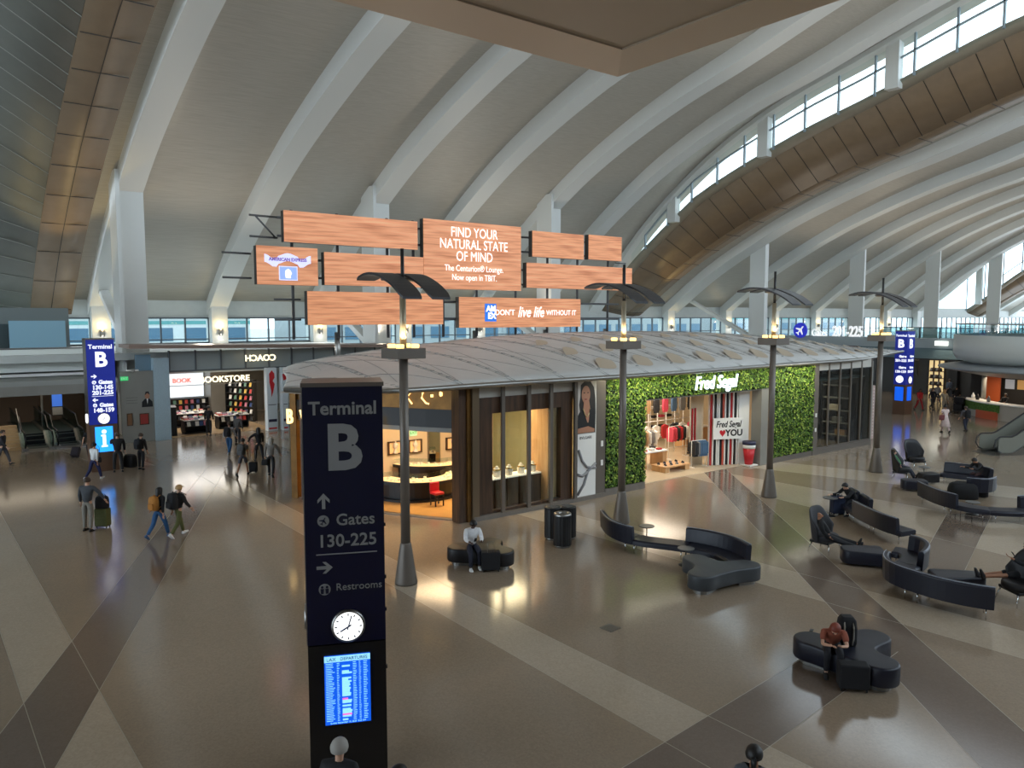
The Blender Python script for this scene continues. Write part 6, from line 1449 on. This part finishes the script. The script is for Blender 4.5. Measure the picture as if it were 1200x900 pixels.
mb.build('treads', mat('tan_stair', (206, 168, 120), .5), stp); MB().tube([(.44, 0, .9), (.44, 2.1, 2.0)], .03, 6).build('handrail', M_STEEL, stp)
dsn = thing('hanging_display', (on_t(67, 473, 52).x, 52, on_t(67, 487, 52).z), 'tall blue hanging display between the escalators', 'display screen'); MB().box(-.3, .3, 0, .1, 0, 1.5).build('display_case', M_BEZ, dsn); MB().box(-.26, .26, -.01, 0, .55, 1.46).build('display_screen', mat('dim_blue_screen', (70, 120, 220), .4, emit=.6), dsn); MB().box(-.26, .26, -.01, 0, .05, .5).build('display_lower', M_FROST, dsn); MB().tube([(0, .05, 1.5), (0, .05, 3.45-dsn.location.z)], .03, 6).build('hanger', M_STEEL, dsn)
area('escalator_bay_light', (4.5, 51.5, 3.4), 4.5, 60, (1, .86, .66), sy=3)
# ================================================================ FAR END: BRIDGE, GATES SIGN, FAR SHOPS
SB = 72.0
MB_ = MB().box(SB, SB+2.4, 22.5, 61, 4.25, 5.1); struct(MB_.build('floor_bridge', mat('grey_bridge_edge', (150, 160, 164), .45)))
struct(MB().box(SB-.1, SB, 22.5, 38.5, 3.3, 4.25).build('trim_26', mat('teal_glass_band', (96, 116, 122), .2))); struct(MB().box(SB-.05, SB+.3, 38.5, 61, 3.75, 4.25).build('trim_27', mat('dark_red_band', (86, 52, 44), .5)))
gs = thing('gates_sign', (SB-.15, 41, 5.2), 'white lettered gates sign with a round blue aircraft symbol on the bridge edge', 'sign')
Mg = lambda y, z: Matrix.Translation((0, y-41, z-5.2)) @ Matrix.Rotation(-PI/2, 4, 'Z') @ Matrix.Rotation(PI/2, 4, 'X')
a_, b_ = on_s(946, 388, SB-.15), on_s(1016, 388, SB-.15); zt, zb2 = on_s(1000, 382, SB-.15).z, on_s(1000, 396, SB-.15).z
M_GLET = mat('white_gate_letters', (244, 246, 248), .4, emit=.7)
text('sign_lettering', '201-225', 1.42, M_GLET, gs, Mg(on_s(994, 388, SB).y, (zt+zb2)/2), ext=.06, off=.03, sx=.66); text('sign_lettering', 'Gates', 1.0, M_GLET, gs, Mg(on_s(961, 391, SB).y, zb2+.42), ext=.06, off=.0, sx=.72)
pc = on_s(938, 387, SB-.15); Mi = Mg(pc.y, pc.z)
pb = MB().lathe([(.78, -.05), (.78, .06)], 32, M=Mi).build('aircraft_disc', mat('blue_disc', (28, 40, 190), .4, emit=.5), gs)
sh = [(0,.9),(.1,.75),(.1,.3),(.8,-.15),(.8,-.32),(.1,-.08),(.07,-.5),(.3,-.7),(.3,-.82),(0,-.72),(-.3,-.82),(-.3,-.7),(-.07,-.5),(-.1,-.08),(-.8,-.32),(-.8,-.15),(-.1,.3),(-.1,.75)]
MB().prism([(.62*(x*math.cos(-.7)-y*math.sin(-.7)), .62*(x*math.sin(-.7)+y*math.cos(-.7))) for x, y in sh], .06, .09, M=Mi).build('aircraft_symbol', M_GLET, pb)
rl = thing('bridge_balustrade', (SB+.1, 29.5, 5.1), 'black-topped glass balustrade along the far bridge edge', 'balustrade')
MB().box(0, .03, -7, 7, .05, .95).build('glass_panel', M_GLASSR, rl); MB().box(-.03, .06, -7, 7, .95, 1.02).build('top_rail', M_BLACK, rl)
for i in range(9): MB().box(-.04, .04, -7+1.75*i-.04, -7+1.75*i+.04, 0, 1.0).build('post', M_BLACK, rl)
struct(MB().box(SB+.6, SB+.75, 22.5, 45, 0, 4.2).build('wall_far_shops', mat('dark_shop_wall', (52, 52, 52), .4)))
for k, (u0, u1, v0, v1, m) in enumerate(((1087, 1108, 423, 464, 'lit'), (1070, 1076, 422, 440, 'lit'), (1113, 1126, 410, 462, 'blk'))):
    a, b = on_s(u0, v1, SB+.5), on_s(u1, v0, SB+.5); y0, y1 = sorted((a.y, b.y)); z0, z1 = max(.02, a.z), b.z
    if m == 'blk': struct(MB().box(SB, SB+.6, y0, y1, 0, 4.2).build('trim_28', M_BLACK)); continue
    sf = thing('shopfront_display', (SB+.5, (y0+y1)/2, z0), ['warm-lit shop window with shelves at the far end of the walkway', 'small warm-lit shop window partly behind the far blue pylon'][k], 'shop window')
    w = (y1-y0)/2; MB().box(0, .06, -w, w, 0, z1-z0).build('lit_back', mat('warm_lit_display', (236, 206, 150), .5, emit=.8), sf)
    for i in range(4): MB().box(-.12, 0, -w+2*w*i/3-.05, -w+2*w*i/3+.05, 0, z1-z0).build('mullion', M_BLACK, sf)
    if k == 0:
        for i in range(4): MB().box(-.25, -.0, -w, w, .25+i*.62, .3+i*.62).build('shelf', M_WOODD, sf)
        for i in range(4):
            for j in range(6): tag(MB().lathe([(.11,0),(.14,.12),(.08,.22),(.1,.3)], 10).build('shop_vase', [M_BLACK, M_WOODD, M_GREY][(i+j) % 3], None, (SB+.36, (y0+y1)/2-w+.3+j*(2*w-.6)/5, z0+.3+i*.62)), 'small dark object on the lit shelves of the far shop window', 'vase', 'objects in the far shop window')
ov = thing('overhead_lit_sign', (SB-.3, on_s(1105, 403, SB).y, on_s(1105, 405, SB).z), 'small white lit overhead sign under the far bridge', 'sign'); MB().box(-.06, .06, -.55, .55, 0, .4).build('sign_box', mat('white_lit_box', (246, 250, 240), .4, emit=1.6), ov); MB().tube([(0, .4, .4), (0, .4, .8)], .02).build('hanger', M_STEEL, ov)
# ---- round upper terrace with canopy and food kiosk
KC = gp(1225, 497); KC = Vector((KC.x+5.4, KC.y+.4, 0))
tr = thing('round_terrace', KC, 'white curved upper terrace with glass rail above the food kiosk', 'terrace')
zt2 = 5.75; R_ = 7.2
MB().lathe([(R_-.9, 3.75), (R_-.2, 4.0), (R_, 4.4), (R_, zt2), (R_-.3, zt2)], 64, cap=False).build('curved_parapet', mat('white_terrace_wall', (206, 210, 206), .4), tr)
MB().lathe([(R_-.1, zt2), (R_-.1, zt2+.75)], 64, cap=False).build('glass_rail', M_GLASSR, tr); MB().lathe([(R_-.14, zt2+.75), (R_-.14, zt2+.82), (R_-.06, zt2+.82), (R_-.06, zt2+.75)], 64, cap=False).build('top_rail', M_STEEL, tr)
MB().lathe([(0, zt2-.3), (R_-.3, zt2-.3)], 48, cap=False).build('terrace_floor', M_GREY, tr)
mr = thing('reflected_number', KC+Vector((-3.6, -5.4, zt2-.02)), 'blue-white reversed numbers, a modelled reflection in the terrace glass', 'sign'); text('sign_lettering', '225', 1.1, mat('blue_white_letters', (190, 226, 250), .4, emit=1.0), mr, face_M((0, 0, .45), PI-math.radians(30)), ext=.05, off=.02)  # reflection of the gates lettering, modelled as glowing reversed numbers
cp_ = thing('kiosk_canopy', KC+Vector((0, 0, 3.1)), 'round grey canopy projecting beneath the curved terrace', 'canopy')
MB().lathe([(0, .55), (R_-.6, .62), (8.1, .38), (8.15, .28), (7.9, .2), (5.5, -.25), (0, -.3)], 64, cap=False).build('canopy_shell', mat('grey_canopy', (150, 156, 160), .4, .3), cp_)
for a in (122, 175, 230): MB().lathe([(.16, -3.1), (.16, .1)], 14, (5.2*math.cos(math.radians(a)), 5.2*math.sin(math.radians(a)), 0)).build('canopy_column', M_GREY, cp_)
box_st('wall_kiosk_core', KC.x+.3, KC.x+4, KC.y+1.5, KC.y+6.5, 0, 3.0, mat('dark_kiosk_core', (46, 44, 42), .5))
ob = thing('orange_kiosk_panel', KC+Vector((-.6, 4.7, 0)), 'orange upright panel of the food kiosk under the canopy', 'panel'); MB().box(-.06, .06, -.6, .6, .0, 2.7).build('panel_board', mat('orange_paint', (206, 96, 44), .5), ob)
for i, c in enumerate(((60, 70, 150), (196, 150, 90), (170, 172, 176))): tag(MB().box(-.03, .03, -.3, .3, 0, .7).build('menu_screen', mat('menu_%d' % i, c, .4, emit=.4), None, KC+Vector((.26, 2.2+.8*i, 1.7))), ['blue', 'tan', 'pale grey'][i]+' lit menu board on the kiosk core', 'menu board', 'menu boards of the food kiosk')
ct = thing('kiosk_counter', KC, 'curved kiosk counter with green leafy front and orange base under the canopy', 'counter')
def arcp(r0, r1, z0, z1, a0, a1, nm, m, par, n=20):
    rows = []
    for i in range(n+1):
        a = math.radians(a0+(a1-a0)*i/n); c, s = math.cos(a), math.sin(a); rows.append([(r0*c, r0*s, z0), (r1*c, r1*s, z0), (r1*c, r1*s, z1), (r0*c, r0*s, z1)])
    mb = MB(); mb.grid(rows, closed=True, smooth=False); mb.add(rows[0], [(0,1,2,3)]); mb.add(rows[-1], [(3,2,1,0)]); return mb.build(nm, m, par)
arcp(5.4, 6.3, 0, 1.05, 116, 240, 'counter_body', mat('pale_kiosk_front', (184, 176, 164), .4), ct); arcp(5.3, 6.45, 1.05, 1.12, 116, 240, 'counter_top', M_PAPER, ct)
arcp(6.31, 6.42, .5, 1.04, 124, 160, 'green_front', mat('green_leaf_front', (78, 112, 40), .8, 0, .4, 9, .6), ct); arcp(6.31, 6.45, .0, .55, 142, 159, 'orange_front', mat('orange_front', (206, 92, 48), .5), ct)
for k, a in enumerate((122, 132, 146, 178, 200)):
    c = KC+Vector((5.85*math.cos(math.radians(a)), 5.85*math.sin(math.radians(a)), 1.12)); tag(MB().lathe([(.11,0),(.13,.2),(.07,.3),(.03,.42)], 12).build('counter_jar', [M_PAPER, M_BLACK, M_STEEL, M_PAPER, M_BLACK][k], None, c), ['white', 'black', 'steel', 'white', 'black'][k]+' jar on the kiosk counter, '+['at its walkway end', 'second along from the walkway end', 'above the green front', 'past the orange base', 'farthest along the counter'][k], 'jar', 'jars on the kiosk counter')
person(KC+Vector((4.6*math.cos(math.radians(146)), 4.6*math.sin(math.radians(146)), 0)), 250, 'dark-haired member of staff behind the food kiosk counter', (34, 32, 34), (40, 38, 40), 'black', 'tan', pose=dict(sl=30, sr=30, el=50, er=50), H=1.72)
area('kiosk_light', KC+Vector((-3.0, 3.0, 2.7)), 2.5, 90, (1, .82, .6))
area('far_shop_light', (SB-1.5, 30, 4.1), 6, 90, (1, .88, .7), sy=3)
# trolley by the kiosk
tl = thing('luggage_cart', gp(1126, 484), 'dark cart loaded with black boxes beside the food kiosk', 'cart')
MB().box(-.7, .7, -.4, .4, .12, .2).build('deck', M_BLACK, tl)
for x in (-.55, .55):
    for y in (-.3, .3): MB().lathe([(.06,-.02),(.06,.02)], 12, M=Matrix.Translation((x, y, .06)) @ Matrix.Rotation(PI/2, 4, 'X')).build('wheel', M_DKMET, tl)
for i, (x, y, z, w, h) in enumerate(((-.3,0,.2,.6,.55),(.35,0,.2,.6,.4),(-.2,0,.76,.5,.45),(.36,0,.61,.45,.4))): MB().box(x-w/2, x+w/2, y-.3, y+.3, z, z+h-.01).build('box_load', [M_BLACK, M_NAVY, M_BLACK, M_GREY][i], tl, bevel=.02)
MB().tube([(.72, -.3, .2), (.72, -.3, 1.1), (.72, .3, 1.1), (.72, .3, .2)], .02, 6).build('push_handle', M_STEEL, tl)
# escalator at the right edge, climbing towards the terrace
es = gp(1169, 531); escalator(Vector((es.x, es.y, 0)), yaw(80), 'grey escalator rising beside the food kiosk at the edge of the seating area', 4.0, 3.0, 1.0, .3, mat('grey_green_panel', (126, 126, 116), .35))
# ================================================================ OUTSIDE BUILDINGS
M_OB = mat('pale_building', (150, 156, 158), .6); M_OW = mat('blue_window_strip', (70, 104, 128), .3); M_OT = mat('teal_stripe', (90, 150, 150), .6)
def outside(x0, x1, y, h, label, base=-2.0, m=M_OB):
    b = thing('airport_building', ((x0+x1)/2, y, base), label, 'building', 'buildings outside the windows'); w = (x1-x0)/2
    MB().box(-w, w, 0, 14, 0, h).build('wall', m, b)
    n = max(3, int((x1-x0)/5))
    for i in range(n):
        for z in (2.6, 5.6, 8.4):
            if z+1.8 < h: 
                f = MB().box(-w+2*w*(i+.15)/n, -w+2*w*(i+.85)/n, -.08, 0, z, z+1.9).build('window', M_OW, b)
    MB().box(-w, w, -.06, 0, h-1.0, h-.5).build('stripe', M_OT, b); MB().box(-w-.3, w+.3, -.4, 14.3, h, h+.3).build('roof_edge', M_PAPER, b)
outside(-40, 6, 105, 10.5, 'pale building with teal stripe outside the windows by the escalator gallery')
outside(14, 40, 118, 9.0, 'pale building outside the windows above the bookstore', m=mat('white_building', (196, 200, 200), .6))
outside(46, 82, 110, 11.5, 'long pale building outside the windows behind the wood-patterned screens')
outside(90, 150, 120, 10.0, 'long pale building outside the windows beyond the gates sign')
outside(160, 230, 125, 9.5, 'distant pale building outside the farthest windows')
# ================================================================ LIGHT
w = bpy.data.worlds.new('world'); SC.world = w; w.use_nodes = True
bg = w.node_tree.nodes['Background']; bg.inputs['Color'].default_value = (0.74, 0.88, 1.0, 1); bg.inputs['Strength'].default_value = 3.6
vs.exposure = 0.0
DAY = (.86, .93, 1.0)
def daylight(name, loc, target, sx, sy, power):
    o = area(name, loc, sx, power, DAY, sy=sy)
    o.rotation_euler = (Vector(target)-Vector(loc)).to_track_quat('-Z', 'Y').to_euler(); return o
o = area('clerestory_daylight', (57.2, 26, 25.5), 38, 700, DAY, sy=4.0); o.rotation_euler = (Vector((-1, -.15, -.75))).to_track_quat('-Z', 'Y').to_euler()
o = area('far_clerestory_daylight', (150, 26, 25.5), 38, 4000, DAY, sy=5.0); o.rotation_euler = (Vector((-1, -.15, -.75))).to_track_quat('-Z', 'Y').to_euler()
o = area('back_window_daylight', (30, 60.2, 6.2), 60, 900, DAY, sy=1.8); o.rotation_euler = (Vector((0, -1, -.25))).to_track_quat('-Z', 'Y').to_euler()
UPC = (1.0, .86, .69)
for s in (14, 26, 38): spot('gallery_fill', (s, 49.8, 5.9), (s+1, 38, 20), 900, UPC, 150, .5)  # added spots at the walkway edge, ambient fill for the ceiling
for s in (16, 26, 36, 46): spot('pavilion_fill', (s, 30, 6.4), (s, 14, 23), 900, UPC, 125, .5)  # fill spots added over the pavilion roof, without fixtures, to brighten the vault
for s in (78, 96, 114): spot('far_fill', (s, 44, 5.9), (s+1, 34, 20), 1400, UPC, 150, .5)  # added fill for the far roof wave, no fixture modelled
for s in (90, 110): spot('far_fill', (s, 20, 6.5), (s+1, 16, 23), 1400, UPC, 125, .5)  # second row of added fill for the far ceiling
spot('gold_soffit_light', (7.1, 52.5, 5.6), (7.1, 51, 13), 900, (1, .74, .3), 60, .2)
spot('gold_soffit_light', (64.6, 56, 5.6), (64.0, 53, 12), 700, (1, .74, .3), 60, .2)
